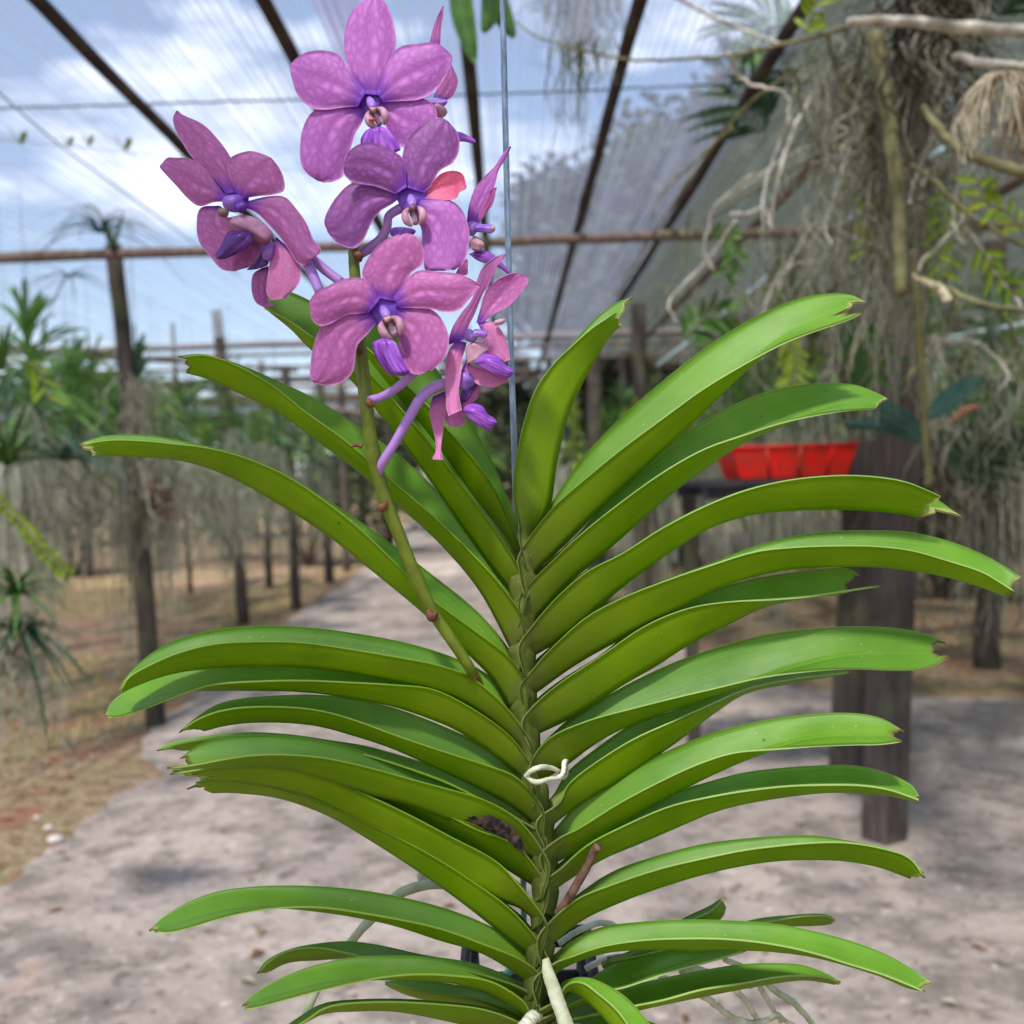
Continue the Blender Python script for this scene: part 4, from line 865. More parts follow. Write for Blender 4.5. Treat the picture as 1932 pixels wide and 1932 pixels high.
EXEC_LEAVES = [
# upper leaves first (k grows downwards)
('A', -1, "1800,990|1795,1030|1790,1080 1740,820|1700,805|1690,920 1665,650|1609,671|1590,790 1590,520|1509,554|1480,630 1530,420|1455,483|1400,540 1467,325|1363,396|1300,440 1400,220|1270,310|1210,340 1320,120|1180,230|1130,250 1250,60|1120,180|1080,200", dict(dz=.02, base=.012)),
('B', 1, "165,900|170,915|225,965 155,790|150,800|285,850 175,640|165,640|310,690 230,470|215,450|350,520 300,335|285,335|405,390 378,235|370,250|460,290 455,148|445,180|505,215 530,88|500,140|545,175 598,65|530,122|575,152", dict(dz=.01, base=.006, tooth=1.6)),
('A', -1, "1790,1060|1812,1130|1775,1200 1700,900|1710,960|1690,1090 1609,760|1609,825|1600,965 1488,600|1488,666|1440,735 1359,440|1359,508|1300,550 1213,270|1213,341|1150,370 1090,150|1090,255|1010,265 1010,85|1010,215|930,185 900,40|920,155|850,120 800,20|830,110|790,70", dict(dz=.01, base=.004)),
('B', 1, "170,1010|175,1020|215,1110 280,860|285,870|340,990 400,680|400,765|480,850 550,520|555,635|620,720 700,385|705,520|760,590 850,265|855,410|890,465 1000,170|1005,320|1020,340 1150,98|1155,242|1150,232 1280,62|1290,190|1280,165 1400,57|1400,150|1400,120 1468,85|1455,120|1450,104", dict(dz=-.01, tooth=1.8)),
('B', 1, "190,1140|195,1160|215,1290 300,1040|300,1050|350,1140 410,935|410,945|480,1030 550,760|560,825|620,905 700,640|710,720|760,785 850,540|860,638|890,690 1000,460|1010,585|1020,605 1150,410|1160,535|1160,545 1300,388|1300,502|1290,490 1420,392|1410,485|1420,455 1510,425|1490,482|1500,460 1550,450|1495,487|1535,462", dict(dz=.01, tooth=.7)),
('A', -1, "1800,1230|1812,1290|1755,1390 1700,1100|1720,1150|1640,1170 1590,930|1590,1010|1500,1000 1480,800|1440,870|1350,860 1330,660|1270,725|1190,725 1180,550|1130,600|1040,610 1020,445|980,490|870,490 880,380|860,395|720,415 730,318|720,320|620,370 600,284|610,287|550,350 505,290|515,292|488,332", dict(dz=.0, tooth=1.3)),
('B', 1, "205,1290|210,1310|235,1400 300,1190|305,1200|380,1310 420,1095|420,1100|520,1180 560,1022|560,1025|640,1085 700,930|700,933|770,995 850,850|850,853|890,925 1000,790|1000,793|1030,880 1150,755|1150,757|1170,863 1300,738|1300,740|1310,858 1450,735|1450,737|1455,860 1600,752|1600,753|1590,872 1720,812|1690,782|1680,888 1825,886|1750,808|1785,898", dict(dz=-.02, tooth=1.2)),
('A', -1, "1790,1470|1808,1510|1745,1600 1735,1370|1740,1410|1680,1490 1620,1235|1600,1300|1560,1370 1460,1105|1430,1170|1400,1225 1300,985|1270,1010|1230,1085 1130,870|1120,880|1060,950 930,745|930,748|880,835 760,665|755,668|720,745 620,625|610,628|580,690 509,600|500,612|470,668 380,580|380,600|350,660 240,585|250,600|230,655 135,620|140,622|160,657", dict(dz=-.01, tooth=.7)),
('B', 1, "215,1440|220,1460|240,1540 290,1370|290,1380|380,1440 420,1260|420,1265|520,1360 560,1190|560,1192|640,1295 720,1125|720,1130|770,1225 880,1068|880,1075|920,1150 1020,1010|1050,1020|1060,1105 1180,962|1200,1000|1200,1080 1330,940|1350,993|1350,1072 1480,937|1500,995|1490,1072 1630,945|1640,1013|1630,1085 1780,982|1780,1055|1770,1110 1910,1035|1900,1095|1890,1145 2000,1085|1980,1140|1970,1175 2050,1115|2030,1170|2020,1195", dict(dz=-.03, tooth=.5)),
('A', -1, "1760,1640|1800,1690|1770,1740 1735,1560|1720,1590|1690,1660 1650,1470|1600,1490|1570,1580 1500,1400|1470,1440|1430,1530 1330,1350|1300,1405|1270,1492 1150,1318|1120,1375|1100,1462 980,1300|960,1357|950,1447 800,1298|790,1357|780,1445 640,1315|640,1367|640,1450 500,1350|510,1397|520,1465 390,1410|410,1435|420,1490 310,1490|325,1480|320,1530 286,1535|290,1530|280,1555", dict(dz=-.03, tooth=.5, base=-.002)),
('B', 1, "225,1580|220,1600|235,1700 320,1500|320,1510|400,1620 480,1400|480,1405|550,1520 620,1290|640,1300|680,1445 780,1210|800,1235|820,1355 930,1150|950,1207|950,1290 1080,1110|1100,1195|1090,1225 1230,1090|1250,1183|1240,1190 1385,1080|1400,1165|1380,1175 1445,1110|1520,1150|1420,1150", dict(dz=.01, tooth=1.6)),
('A', -1, "1800,1750|1818,1800|1800,1870 1740,1690|1740,1700|1720,1800 1600,1590|1600,1603|1560,1690 1480,1530|1460,1537|1420,1630 1330,1490|1320,1520|1290,1590 1160,1465|1150,1508|1130,1560 980,1440|980,1498|970,1540 800,1440|800,1500|790,1535 640,1450|640,1513|640,1536 500,1465|510,1555|515,1540 400,1495|400,1600|405,1560 310,1545|310,1630|310,1590 255,1590|265,1637|250,1610 238,1630|245,1632|240,1631", dict(dz=-.01, tooth=.3)),
('B', 1, "225,1780|220,1800|230,1890 330,1670|290,1715|340,1820 430,1600|430,1650|470,1725 580,1510|590,1603|610,1655 750,1430|760,1560|770,1600 900,1380|920,1525|920,1550 1050,1340|1070,1492|1070,1500 1200,1315|1230,1470|1220,1450 1380,1300|1400,1456|1400,1408 1550,1300|1570,1459|1570,1399 1680,1320|1690,1452|1690,1400 1768,1360|1782,1410|1750,1398", dict(dz=.0, tooth=.8)),
('C', -1, "1760,600|1850,715|1840,830 1700,530|1740,590|1730,730 1590,445|1600,535|1560,635 1400,360|1380,468|1360,540 1200,288|1190,405|1180,460 1020,245|1000,335|1000,400 850,222|840,290|840,358 680,222|680,273|680,343 520,235|530,275|530,345 400,265|410,295|420,360 300,330|310,335|350,378 225,395|235,385|290,388", dict(dz=-.01, tooth=1)),
('D', 1, "300,560|320,590|320,650 350,480|360,520|420,580 450,395|460,440|540,510 600,290|600,350|660,430 750,240|750,280|780,345 880,190|880,225|890,260 1030,140|1030,165|1020,178 1200,106|1200,130|1190,140 1350,93|1350,108|1340,114 1415,90|1413,96|1413,100", dict(dz=.02, base=.002, tooth=.6)),
('C', -1, "1770,740|1780,800|1770,820 1600,640|1600,700|1590,710 1400,550|1400,600|1390,620 1100,460|1100,500|1090,530 900,430|900,460|890,490 700,403|700,440|690,470 520,393|500,410|500,450 350,405|350,420|340,465 200,435|230,440|230,470 125,475|150,470|175,488", dict(dz=.03, base=.006, tooth=1.6)),
('D', 1, "310,680|320,720|330,800 400,580|400,680|430,740 540,485|540,595|570,655 700,410|700,512|730,565 850,345|850,443|870,495 980,303|980,400|990,440 1120,272|1120,385|1120,392 1260,258|1260,376|1260,352 1400,256|1400,373|1400,340 1520,275|1520,372|1520,342 1612,325|1603,360|1595,343", dict(dz=-.02, tooth=.5)),
('C', -1, "1790,830|1860,930|1850,1000 1720,760|1750,790|1780,930 1600,695|1600,700|1640,870 1450,625|1450,650|1450,790 1280,555|1280,602|1280,720 1100,490|1100,552|1080,665 900,435|900,510|880,600 720,410|720,495|700,552 560,405|560,497|550,545 420,415|420,513|410,548 310,445|310,530|300,550 230,505|170,548|210,556", dict(dz=-.03, tooth=.8, scar=True)),
('C', -1, "1800,950|1860,1050|1840,1100 1700,880|1740,900|1740,1030 1550,800|1550,825|1560,920 1400,740|1390,745|1390,830 1270,690|1270,705|1240,745 1100,630|1100,650|1090,675 850,560|850,570|850,590", dict(dz=.01, base=.003, tooth=.5)),
('D', 1, "340,800|330,830|320,900 430,720|430,745|480,800 560,635|570,675|620,740 720,562|730,608|760,680 870,515|880,570|890,625 1010,475|1020,543|1020,590 1160,455|1170,524|1170,565 1300,448|1310,520|1310,550 1430,452|1440,524|1430,550 1550,483|1550,541|1550,560 1635,525|1630,566|1630,577 1668,570|1668,577|1655,583", dict(dz=-.02, tooth=.5)),
('C', -1, "1780,1110|1870,1240|1860,1290 1720,1040|1750,1080|1760,1180 1620,950|1640,965|1620,1130 1430,850|1450,860|1420,1000 1230,745|1250,755|1200,875 1060,670|1070,675|1010,775 880,590|880,600|840,690 700,545|700,550|680,640 500,533|500,540|490,610 350,540|350,550|340,600 195,562|185,575|215,615", dict(dz=-.0, tooth=1.5)),
('C', -1, "1800,1260|1870,1380|1850,1440 1700,1160|1720,1190|1720,1330 1500,1020|1520,1045|1500,1155 1300,900|1310,920|1290,1005 1100,800|1110,820|1080,870 900,700|900,720|890,760 700,630|700,645|680,685 500,600|500,605|490,660 370,600|370,605|370,660 260,650|300,618|300,668", dict(dz=.02, base=.003, tooth=1.5)),
('D', 1, "300,1010|290,1030|280,1130 390,935|390,950|400,1030 520,850|530,895|560,955 680,792|700,838|720,897 850,745|870,795|880,850 1000,722|1010,764|1020,820 1140,711|1150,746|1150,803 1280,712|1280,738|1280,800 1400,733|1400,741|1400,805 1530,760|1530,763|1520,828 1630,795|1630,796|1610,860 1685,850|1690,868|1660,880", dict(dz=-.03, tooth=.9)),
('C', -1, "1780,1390|1840,1480|1815,1540 1720,1320|1750,1410|1730,1465 1560,1232|1600,1345|1580,1378 1380,1165|1400,1270|1390,1320 1180,1118|1200,1225|1190,1255 1000,1093|1000,1193|1000,1215 850,1085|850,1178|850,1193 700,1083|700,1180|700,1178 550,1088|550,1195|550,1175 400,1105|400,1225|400,1195 270,1150|270,1262|270,1230 160,1215|180,1283|170,1262 90,1283|120,1285|95,1285", dict(dz=-.02, tooth=.3)),
('D', 1, "300,1160|300,1190|310,1225 370,1100|370,1160|390,1180 480,1053|480,1125|500,1148 620,1037|620,1106|630,1136 780,1030|780,1100|780,1135 950,1031|950,1101|950,1137 1120,1040|1110,1115|1110,1143 1280,1068|1265,1145|1260,1162 1430,1110|1410,1190|1400,1197 1560,1165|1530,1230|1520,1235 1660,1228|1630,1272|1620,1277 1712,1265|1690,1298|1680,1292", dict(dz=-.03, tooth=.4)),
('C', -1, "1740,1500|1760,1540|1750,1570 1500,1430|1500,1460|1490,1490 1300,1388|1300,1420|1290,1450 1150,1350|1100,1400|1120,1405 1000,1328|980,1380|1000,1400 850,1342|850,1362|850,1410 720,1370|720,1375|720,1420 620,1415|630,1420|640,1455 575,1470|585,1465|600,1472", dict(dz=.02, base=.012, tooth=.6)),
('C', -1, "1795,1600|1800,1660|1780,1680 1740,1510|1760,1590|1730,1630 1600,1440|1620,1505|1600,1550 1450,1406|1450,1480|1440,1512 1300,1397|1300,1478|1290,1500 1150,1398|1150,1492|1150,1500 1000,1405|1000,1518|1000,1500 850,1432|850,1548|850,1520 720,1475|720,1580|720,1555 600,1540|600,1615|600,1590 508,1622|520,1635|512,1628", dict(dz=-.02, tooth=.3, base=-.002)),
('C', -1, "1780,1650|1790,1680|1780,1700 1600,1560|1600,1600|1590,1620 1400,1510|1400,1560|1400,1600 1250,1505|1250,1540|1260,1570 1150,1515|1150,1520|1155,1525", dict(dz=.03, base=.014, tooth=.5)),
('C', -1, "1770,1690|1780,1715|1770,1745 1600,1625|1600,1640|1590,1720 1400,1597|1400,1610|1390,1675 1200,1588|1200,1600|1190,1640 1000,1597|1000,1610|1000,1640 870,1615|880,1632|880,1650 780,1660|800,1678|800,1685 690,1720|700,1735|710,1735", dict(dz=-.01, tooth=.5)),
('D', 1, "480,1190|480,1200|490,1215 600,1140|600,1160|600,1170 720,1070|720,1095|740,1110 800,1018|810,1035|850,1060 880,975|890,990|925,1020 925,953|930,958|945,975", dict(dz=.04, base=.03, tooth=.3, sheath=False)),
('D', 1, "500,1170|500,1185|510,1195 700,1120|700,1140|700,1150 900,1070|900,1090|900,1100 1080,1022|1080,1040|1080,1052 1200,1008|1200,1015|1210,1048 1310,1010|1310,1015|1300,1045 1355,1027|1352,1028|1345,1038", dict(dz=.05, base=.025, tooth=.4, sheath=False)),
('D', 1, "300,1345|320,1370|310,1390 450,1235|460,1300|460,1320 560,1175|580,1275|600,1265 700,1140|720,1230|720,1210 850,1130|870,1185|870,1165 1000,1125|1020,1140|1010,1135", dict(dz=.01, base=.006, tooth=.4)),
('D', 1, "300,1375|310,1410|310,1430 420,1320|430,1385|430,1390 560,1280|570,1355|560,1375 700,1250|710,1330|700,1345 850,1220|860,1290|860,1312 1000,1193|1010,1265|1010,1283 1130,1187|1130,1240|1130,1262 1230,1195|1230,1235|1230,1250 1320,1232|1320,1245|1310,1258 1375,1265|1370,1268|1365,1270", dict(dz=.01, base=.012, tooth=.6)),
('D', 1, "290,1400|300,1420|300,1450 420,1370|430,1420|440,1440 560,1380|570,1450|570,1460 700,1420|700,1480|700,1500", dict(dz=.01, base=.016, tooth=.6)),
('D', 1, "300,1310|310,1330|320,1350 345,1252|350,1268|350,1295 420,1243|405,1262|395,1305 500,1275|470,1310|450,1350 580,1325|540,1370|510,1415 650,1400|600,1450|570,1480 710,1480|650,1530|620,1560", dict(dz=-.06, base=-.004, tooth=.4, wd=.009)),
]
for fr_, sd_, st_, kw_ in EXEC_LEAVES:
    leaf(fr_, sd_, st_, **{k: v for k, v in kw_.items() if k != 'scar'})

# dark rotted hollow where a leaf joins on the left
def patch(fr, pts, d, mat, name, th=.0015, parent=orch):
    P = [toP(fr, *p) for p in pts]; c = np.mean(P, axis=0); mb = MB(); n = len(P); K = 5
    q = cat(P + [P[0]], 48)[:-1]
    v = [at(*c, d - .0012)]; f = []
    for r in range(1, K + 1):
        for i, p in enumerate(q):
            t = r / K; x = c + (np.array(p) - c) * t * (1 + (random.uniform(-.14, .14) if r == K else 0))
            v.append(at(x[0], x[1], d - .0012 * math.cos(t * 1.5) + random.uniform(-.0003, .0003)))
    m = len(q)
    for i in range(m): f.append((0, 1 + i, 1 + (i + 1) % m))
    for r in range(K - 1):
        for i in range(m): f.append((1 + r * m + i, 1 + (r + 1) * m + i, 1 + (r + 1) * m + (i + 1) % m, 1 + r * m + (i + 1) % m))
    mb.add(v, f); return mb.build(name, mat, parent)
patch('C', [(1515, 785), (1560, 768), (1640, 772), (1700, 800), (1750, 860), (1785, 935), (1740, 915), (1700, 875), (1640, 845), (1570, 815)], D0 - .0155, SCAR, 'rotten_patch')

# flower stalk
stalk_pts = [(904, 1294), (894, 1274), (866, 1228), (820, 1160), (788, 1095), (757, 1020), (735, 965), (716, 905), (702, 845), (692, 770), (684, 700), (678, 640), (673, 560), (667, 480), (668, 400), (675, 320), (700, 250)]
sp = cat(stalk_pts, 70)
sdep = lambda y: D0 - .018 - .022 * max(0, min(1, (1280 - y) / 500)) + max(0, y - 1258) * .0005
stalk = MB().tube([at(x, y, sdep(y)) for x, y in sp], [(.0029 + .0009 * math.sin(min(1, i / 30) * 1.57)) * (1 if i < 45 else 1 - .5 * (i - 45) / 25) + (.0006 if i in (17, 18, 33, 34) else 0) for i in range(70)], 12).build('flower_stalk', STALK, orch)
stalk['_o'] = tuple(orch['_o'])
def small(name, fr, pts, r, d, mat, parent, seg=8, dd=None, n=14):
    P = [toP(fr, *p) for p in pts]; q = cat(P, n); rr = cat([(x,) for x in r], n)[:, 0] if hasattr(r, '__len__') else [r] * n
    dd = dd if dd is not None else (d, d); ds = cat([(x,) for x in dd], n)[:, 0]
    return MB().tube([at(p[0], p[1], e) for p, e in zip(q, ds)], list(rr), seg).build(name, mat, parent)
small('bract', 'E', [(935, 915), (890, 905), (825, 925)], [.0016, .0012, .0002], sdep(830) - .0048, BRACT, stalk)
small('bract', 'E', [(1085, 1480), (1120, 1455), (1160, 1415)], [.0022, .0026, .0008], sdep(950) - .0048, BRACT, stalk)
small('bract', 'E', [(980, 500), (1010, 535), (1050, 540)], [.002, .0022, .0008], sdep(750) - .0048, BRACT, stalk)
small('bract', 'A', [(1440, 1235), (1455, 1265), (1475, 1245)], [.0016, .0026, .001], sdep(1160) - .0048, BRACT, stalk)
small('bract', 'A', [(1585, 1475), (1610, 1490), (1632, 1478)], [.0026, .003, .0014], sdep(1280) - .0048, BRACT, stalk)
small('bract', 'I', [(430, 300), (470, 330), (480, 380)], [.0018, .0026, .001], sdep(520) - .0048, BRACT, stalk)
small('bract', 'I', [(440, 1080), (465, 1110), (500, 1120)], [.0016, .0024, .001], sdep(660) - .0048, BRACT, stalk)

# flowers
def petal(fr, s, mat, parent, d0, d1, cup=.004, th=.00045, name='petal', wav=.0014, n=26, curl=0.0):
    st = [[toP(fr, *p) for p in q] for q in parse(s)]
    Lp = cat([q[0] for q in st], n); Rp = cat([q[1] for q in st], n); G = []; UV = []
    ph = random.uniform(0, 6); k = 13
    for i in range(n):
        t = i / (n - 1); row = []; uvr = []
        for j in range(k):
            v = j / (k - 1); x = 2 * v - 1
            p = Lp[i] + (Rp[i] - Lp[i]) * v
            wscale = min(1, np.linalg.norm(Rp[i] - Lp[i]) / 70)
            d = d0 + (d1 - d0) * t ** 1.2 - .5 * cup * (1 - x * x) * wscale * (1 if cup > 0 else 1) + wav * math.sin(ph + 7 * t + 3 * x) * abs(x) * t + curl * t ** 3 + .0009 * math.exp(-(x / .12) ** 2) * wscale
            row.append(at(p[0], p[1], d)); uvr.append((t, v))
        G.append([tuple(q) for q in row]); UV.append(uvr)
    return MB().shell(G, UV, th).build(name, mat, parent)
def tongue(fr, s, mat, parent, d, thick=.004, name='lip', n=20, ridge=.12, dd=0.0):
    st = [[toP(fr, *p) for p in q] for q in parse(s)]
    A = cat([q[0] for q in st], n); B = cat([q[1] for q in st], n); v = []; uv = []; seg = 18
    for i in range(n):
        t = i / (n - 1); c = (A[i] + B[i]) / 2; h = (A[i] - B[i]) / 2
        h = h * (1 - (1 - min(1, t / .18)) ** 2.2 * .85) * (1 - (1 - min(1, (1 - t) / .18)) ** 2.2 * .85)
        wd_ = np.linalg.norm(h) / FPX * D0
        for k in range(seg):
            a = 2 * math.pi * k / seg; rr = 1 + ridge * math.cos(5 * a)
            p = c + h * math.cos(a) * rr
            v.append(at(p[0], p[1], d + dd * t - min(thick, max(.0008, wd_ * 1.1)) * math.sin(a) * rr)); uv.append((t, k / seg))
    f = [(i * seg + k, i * seg + (k + 1) % seg, (i + 1) * seg + (k + 1) % seg, (i + 1) * seg + k) for i in range(n - 1) for k in range(seg)]
    f += [tuple(range(seg))[::-1], tuple((n - 1) * seg + k for k in range(seg))]
    return MB().add(v, f, uv).build(name, mat, parent)
def blob(fr, c, rx, ry, d, mat, parent, name, rot=0, rd=None, lump=0.12):
    cx, cy = toP(fr, *c); sc = FR[fr][2] * .811765 * d / FPX; a = R(rot)
    X = rt * math.cos(a) - up * math.sin(a); Y = rt * math.sin(a) + up * math.cos(a)
    mb = MB(); mb.ball(at(cx, cy, d), rx * sc, ry * sc, (rd or (rx + ry) / 2) * sc, 16, 12, (X, Y, fw))
    o = at(cx, cy, d); ph = random.uniform(0, 9)
    nv = []
    for p in mb.v:
        q = Vector(p) - o; l = 1 + lump * math.sin(q.dot(X) / (rx * sc) * 3 + ph) * math.cos(q.dot(Y) / (ry * sc) * 2.6 + ph)
        nv.append(tuple(o + q * l))
    mb.v = nv
    return mb.build(name, mat, parent)
def flower(label):
    e = empty('flower', (0, 0, 0), parent=orch); e['label'] = label; return e

def centre(fr, cx, cy, ang, sc, d, parent, cap=CAP, lobe=CREAM, tint=COLM):
    """column with its cap, the two side lobes of the lip and the dark mouth between them; ang = direction of the lip, degrees below +x"""
    a = R(ang); ux, uy = math.cos(a), math.sin(a); vx, vy = -uy, ux
    def q(u, v): return (cx + (ux * u + vx * v) * sc, cy + (uy * u + vy * v) * sc)
    k = FR[fr][2] * .811765 * sc * d / FPX
    blob(fr, q(-14, 0), 135 * sc, 120 * sc, d + .0052, COLD, parent, 'throat', rd=14)
    small('column', fr, [q(-35, 0), q(0, 0), q(35, 0), q(58, 2)], [26 * k, 40 * k, 36 * k, 24 * k], d, tint, parent, 14, dd=[d + .001, d - .004, d - .008, d - .0085], n=16)
    blob(fr, q(62, 2), 30 * sc, 27 * sc, d - .0092, cap, parent, 'anther_cap', rd=22 * sc, lump=.22)
    for s_ in (-1, 1):
        small('side_lobe', fr, [q(62, 34 * s_), q(105, 74 * s_), q(170, 72 * s_), q(225, 34 * s_)], [12 * k, 30 * k, 35 * k, 12 * k], d - .004, lobe, parent, 12, dd=[d - .001, d - .0045, d - .005, d - .004], n=16)
    blob(fr, q(118, 0), 52 * sc, 40 * sc, d + .0005, CAPD, parent, 'mouth', ang, rd=30)
    small('disc', fr, [q(110, 0), q(160, 0), q(205, 0)], [16 * k, 30 * k, 26 * k], d - .002, lobe, parent, 12, dd=[d - .001, d - .0035, d - .005], n=12)
FD = .562
# topmost flower, facing the camera
f1 = flower('topmost mauve flower, wide open and facing the camera'); d = FD
petal('G', "690,910|770,1010 480,925|735,1110 300,1000|680,1200 210,1150|640,1330 185,1320|590,1480 195,1480|560,1590 260,1570|480,1630 340,1620|400,1640", PET_A, f1, d + .004, d + .006, .005, name='sepal')
petal('G', "890,890|890,1020 1080,880|955,1130 1270,880|1020,1280 1400,970|1130,1330 1400,1150|1200,1330 1330,1270|1270,1310", PET_A, f1, d + .004, d + .004, .004, name='sepal')
petal('G', "730,840|930,860 630,650|985,650 580,460|1045,450 590,250|1035,270 660,90|990,100 770,0|930,0 850,-45|860,-45", PET_A, f1, d + .003, d + .008, .005, name='sepal')
petal('G', "780,820|700,955 630,640|560,965 535,500|420,985 400,455|290,970 250,470|170,870 140,530|110,700 95,590|95,600", PET_A, f1, d, d + .003, .005)
petal('G', "870,830|930,915 950,600|1090,905 1070,430|1250,893 1250,395|1390,820 1390,385|1470,720 1490,440|1530,590 1550,510|1548,530", PET_A, f1, d, d + .002, .005)
centre('G', 820, 925, 68, 1.0, d - .001, f1)
blob('G', (828, 1075), 32, 18, d - .0085, flat('lip_orange', lin(205, 110, 70), lin(180, 90, 80), .5, 150, 0), f1, 'callus')
tongue('G', "830,1130|940,1130 780,1190|1000,1180 755,1260|1050,1250 775,1330|1085,1320 820,1390|1100,1380", LIP, f1, d - .005, .006, 'lip', ridge=.2)
# middle flower
f3 = flower('deep purple flower in the middle of the cluster'); d = FD - .012
petal('H', "970,700|980,760 1060,620|1090,750 1140,540|1190,755 1240,515|1260,740 1320,545|1290,690 1350,650|1340,665", PET_E, f3, d + .004, d - .004, -.008, curl=-.008)
petal('H', "820,640|1000,695 822,520|1070,630 830,380|1130,520 870,260|1240,450 960,160|1290,340 1060,100|1275,210 1150,85|1200,115", PET_B, f3, d + .003, d + .004, .005, name='sepal')
petal('H', "800,700|800,740 690,655|740,790 540,625|640,850 400,625|570,950 290,730|510,1080 220,840|430,1150 190,920|300,1110 195,960|220,1020", PET_B, f3, d + .003, d + .002, .005, name='sepal')
petal('H', "955,745|920,860 1080,748|970,960 1220,760|985,1010 1320,850|990,1120 1370,1000|1000,1230 1365,1150|1010,1320 1320,1270|1060,1330 1250,1325|1150,1330", PET_A, f3, d + .003, d - .002, .005, name='sepal')
petal('H', "860,650|770,705 840,440|700,675 760,360|600,640 640,300|500,625 500,290|420,605 390,360|365,560 345,460|350,510", PET_B, f3, d, d - .008, .004)
centre('H', 900, 760, 80, .92, d - .001, f3, CAPD)
tongue('H', "760,970|900,980 735,1010|940,1010 740,1060|900,1060", LIPD, f3, d - .003, .005, 'lip')
small('pedicel', 'H', [(850, 800), (720, 880), (700, 980), (640, 1080), (540, 1160), (450, 1220)], [.003, .0026, .0026, .0028, .003, .0022], 0, PED, f3, dd=[d + .008, d + .012, .565, .565], n=24)
# lower centre flower
f4 = flower('rose pink flower facing the camera, lowest in the centre'); d = FD - .022
petal('I', "590,670|760,700 520,540|835,595 500,460|900,470 560,330|990,400 650,230|1000,290 770,165|960,195 860,148|900,155", PET_C, f4, d + .003, d + .002, .005, name='sepal')
petal('I', "540,765|620,870 380,785|550,960 220,870|460,1060 140,950|440,1170 95,1100|420,1280 75,1230|340,1360 75,1330|220,1390 90,1350|120,1370", PET_C, f4, d + .003, d + .001, .004, name='sepal')
petal('I', "775,750|770,880 920,738|785,970 1080,780|800,1030 1170,890|810,1130 1205,1010|850,1230 1180,1140|900,1290 1100,1240|960,1300 1040,1270|1000,1290", PET_C, f4, d + .003, d, .005, name='sepal')
petal('I', "640,690|550,795 560,550|460,805 460,510|360,820 330,530|250,880 200,590|160,905 110,640|95,860 70,700|70,770", PET_C, f4, d, d - .003, .005)
petal('I', "750,670|800,755 850,540|930,757 960,455|1060,765 1130,465|1170,793 1280,480|1280,780 1390,525|1370,690 1465,570|1460,590", PET_C, f4, d, d - .002, .005)
centre('I', 680, 790, 66, 1.0, d - .001, f4)
tongue('I', "590,1010|760,1000 600,1060|790,1060 615,1130|815,1130 650,1200|845,1200 700,1270|885,1260 740,1330|915,1300", LIP, f4, d - .006, .007, 'lip', ridge=.22)
small('pedicel', 'I', [(555, 1510), (640, 1490), (740, 1440), (830, 1370), (930, 1270)], [.0026, .0024, .0025, .0027, .003], 0, PED, f4, dd=[.558, .555, .55, d + .008], n=20)
# right flower seen from the side
f5 = flower('pink flower turned sideways to the right with a violet lip'); d = FD - .008
petal('I', "1200,1060|1340,1010 1230,930|1370,900 1310,800|1420,800 1400,680|1480,650 1440,520|1540,560 1490,420|1590,430 1570,350|1640,370 1665,315|1668,325", PET_F, f5, d + .006, d + .006, .003, name='sepal')
petal('I', "1430,880|1480,880 1470,740|1590,800 1510,620|1700,740 1600,530|1790,640 1700,480|1850,560 1770,468|1850,510", PET_C, f5, d + .003, d + .004, -.004)
petal('I', "1440,880|1480,960 1560,870|1480,1050 1640,950|1500,1130 1690,1080|1540,1170 1705,1180|1640,1200", PET_D, f5, d + .004, d + .004, .004)
petal('I', "1350,1180|1300,1290 1420,1240|1370,1310 1550,1260|1440,1380 1650,1300|1560,1405 1710,1310|1660,1370", PET_D, f5, d + .002, d, .004, name='sepal')
petal('I', "1270,1020|1350,1040 1195,1130|1315,1180 1175,1300|1305,1290 1180,1440|1285,1430 1185,1560|1295,1520 1205,1640|1310,1590", PET_D, f5, d - .001, d - .006, .006, name='sepal')
blob('I', (1385, 985), 62, 52, d - .003, COLM, f5, 'column', 20)
tongue('I', "1400,930|1390,1000 1470,940|1460,1000 1530,960|1510,1010", COLM, f5, d - .006, .003, 'column_front')
tongue('I', "1440,1020|1340,1060 1500,1060|1340,1130 1530,1100|1350,1200 1440,1150|1330,1230", CREAM, f5, d - .002, .004, 'side_lobe')
tongue('I', "1400,1190|1430,1230 1500,1140|1500,1265 1600,1160|1600,1320 1670,1230|1680,1335 1755,1262|1715,1325", LIP, f5, d - .006, .006, 'lip', ridge=.14)
small('petal_tip', 'I', [(1580, 880), (1630, 870), (1665, 855)], [.0012, .0016, .0008], d, CREAM, f5)
# lowest right flower, mostly behind the previous one
f9 = flower('lowest pink flower at the right, half hidden, with drooping petal'); d = FD + .002
small('ovary', 'I', [(1300, 1420), (1350, 1330), (1370, 1290)], [.004, .0056, .003], d - .006, COLM, f9)
petal('I', "1300,1480|1310,1560 1380,1430|1350,1570 1450,1390|1430,1500 1465,1420|1455,1440", PET_D, f9, d, d, .004)
petal('I', "1190,1600|1300,1560 1170,1650|1330,1640 1200,1710|1350,1690 1240,1730|1290,1728", PET_D, f9, d + .004, d, .004)
tongue('I', "1340,1400|1290,1480 1430,1380|1310,1530 1400,1460|1330,1540", LIPD, f9, d - .004, .003, 'throat')
petal('E', "1570,470|1680,420 1540,600|1690,560 1560,720|1670,720 1590,850|1650,850 1600,940|1640,940 1565,1035|1660,1040", PET_D, f9, d + .002, d - .01, .005, name='sepal')
tongue('I', "1300,1560|1330,1640 1400,1545|1400,1690 1480,1570|1480,1740 1530,1640|1540,1762 1615,1670|1585,1720", LIP, f9, d - .007, .006, 'lip', ridge=.14)
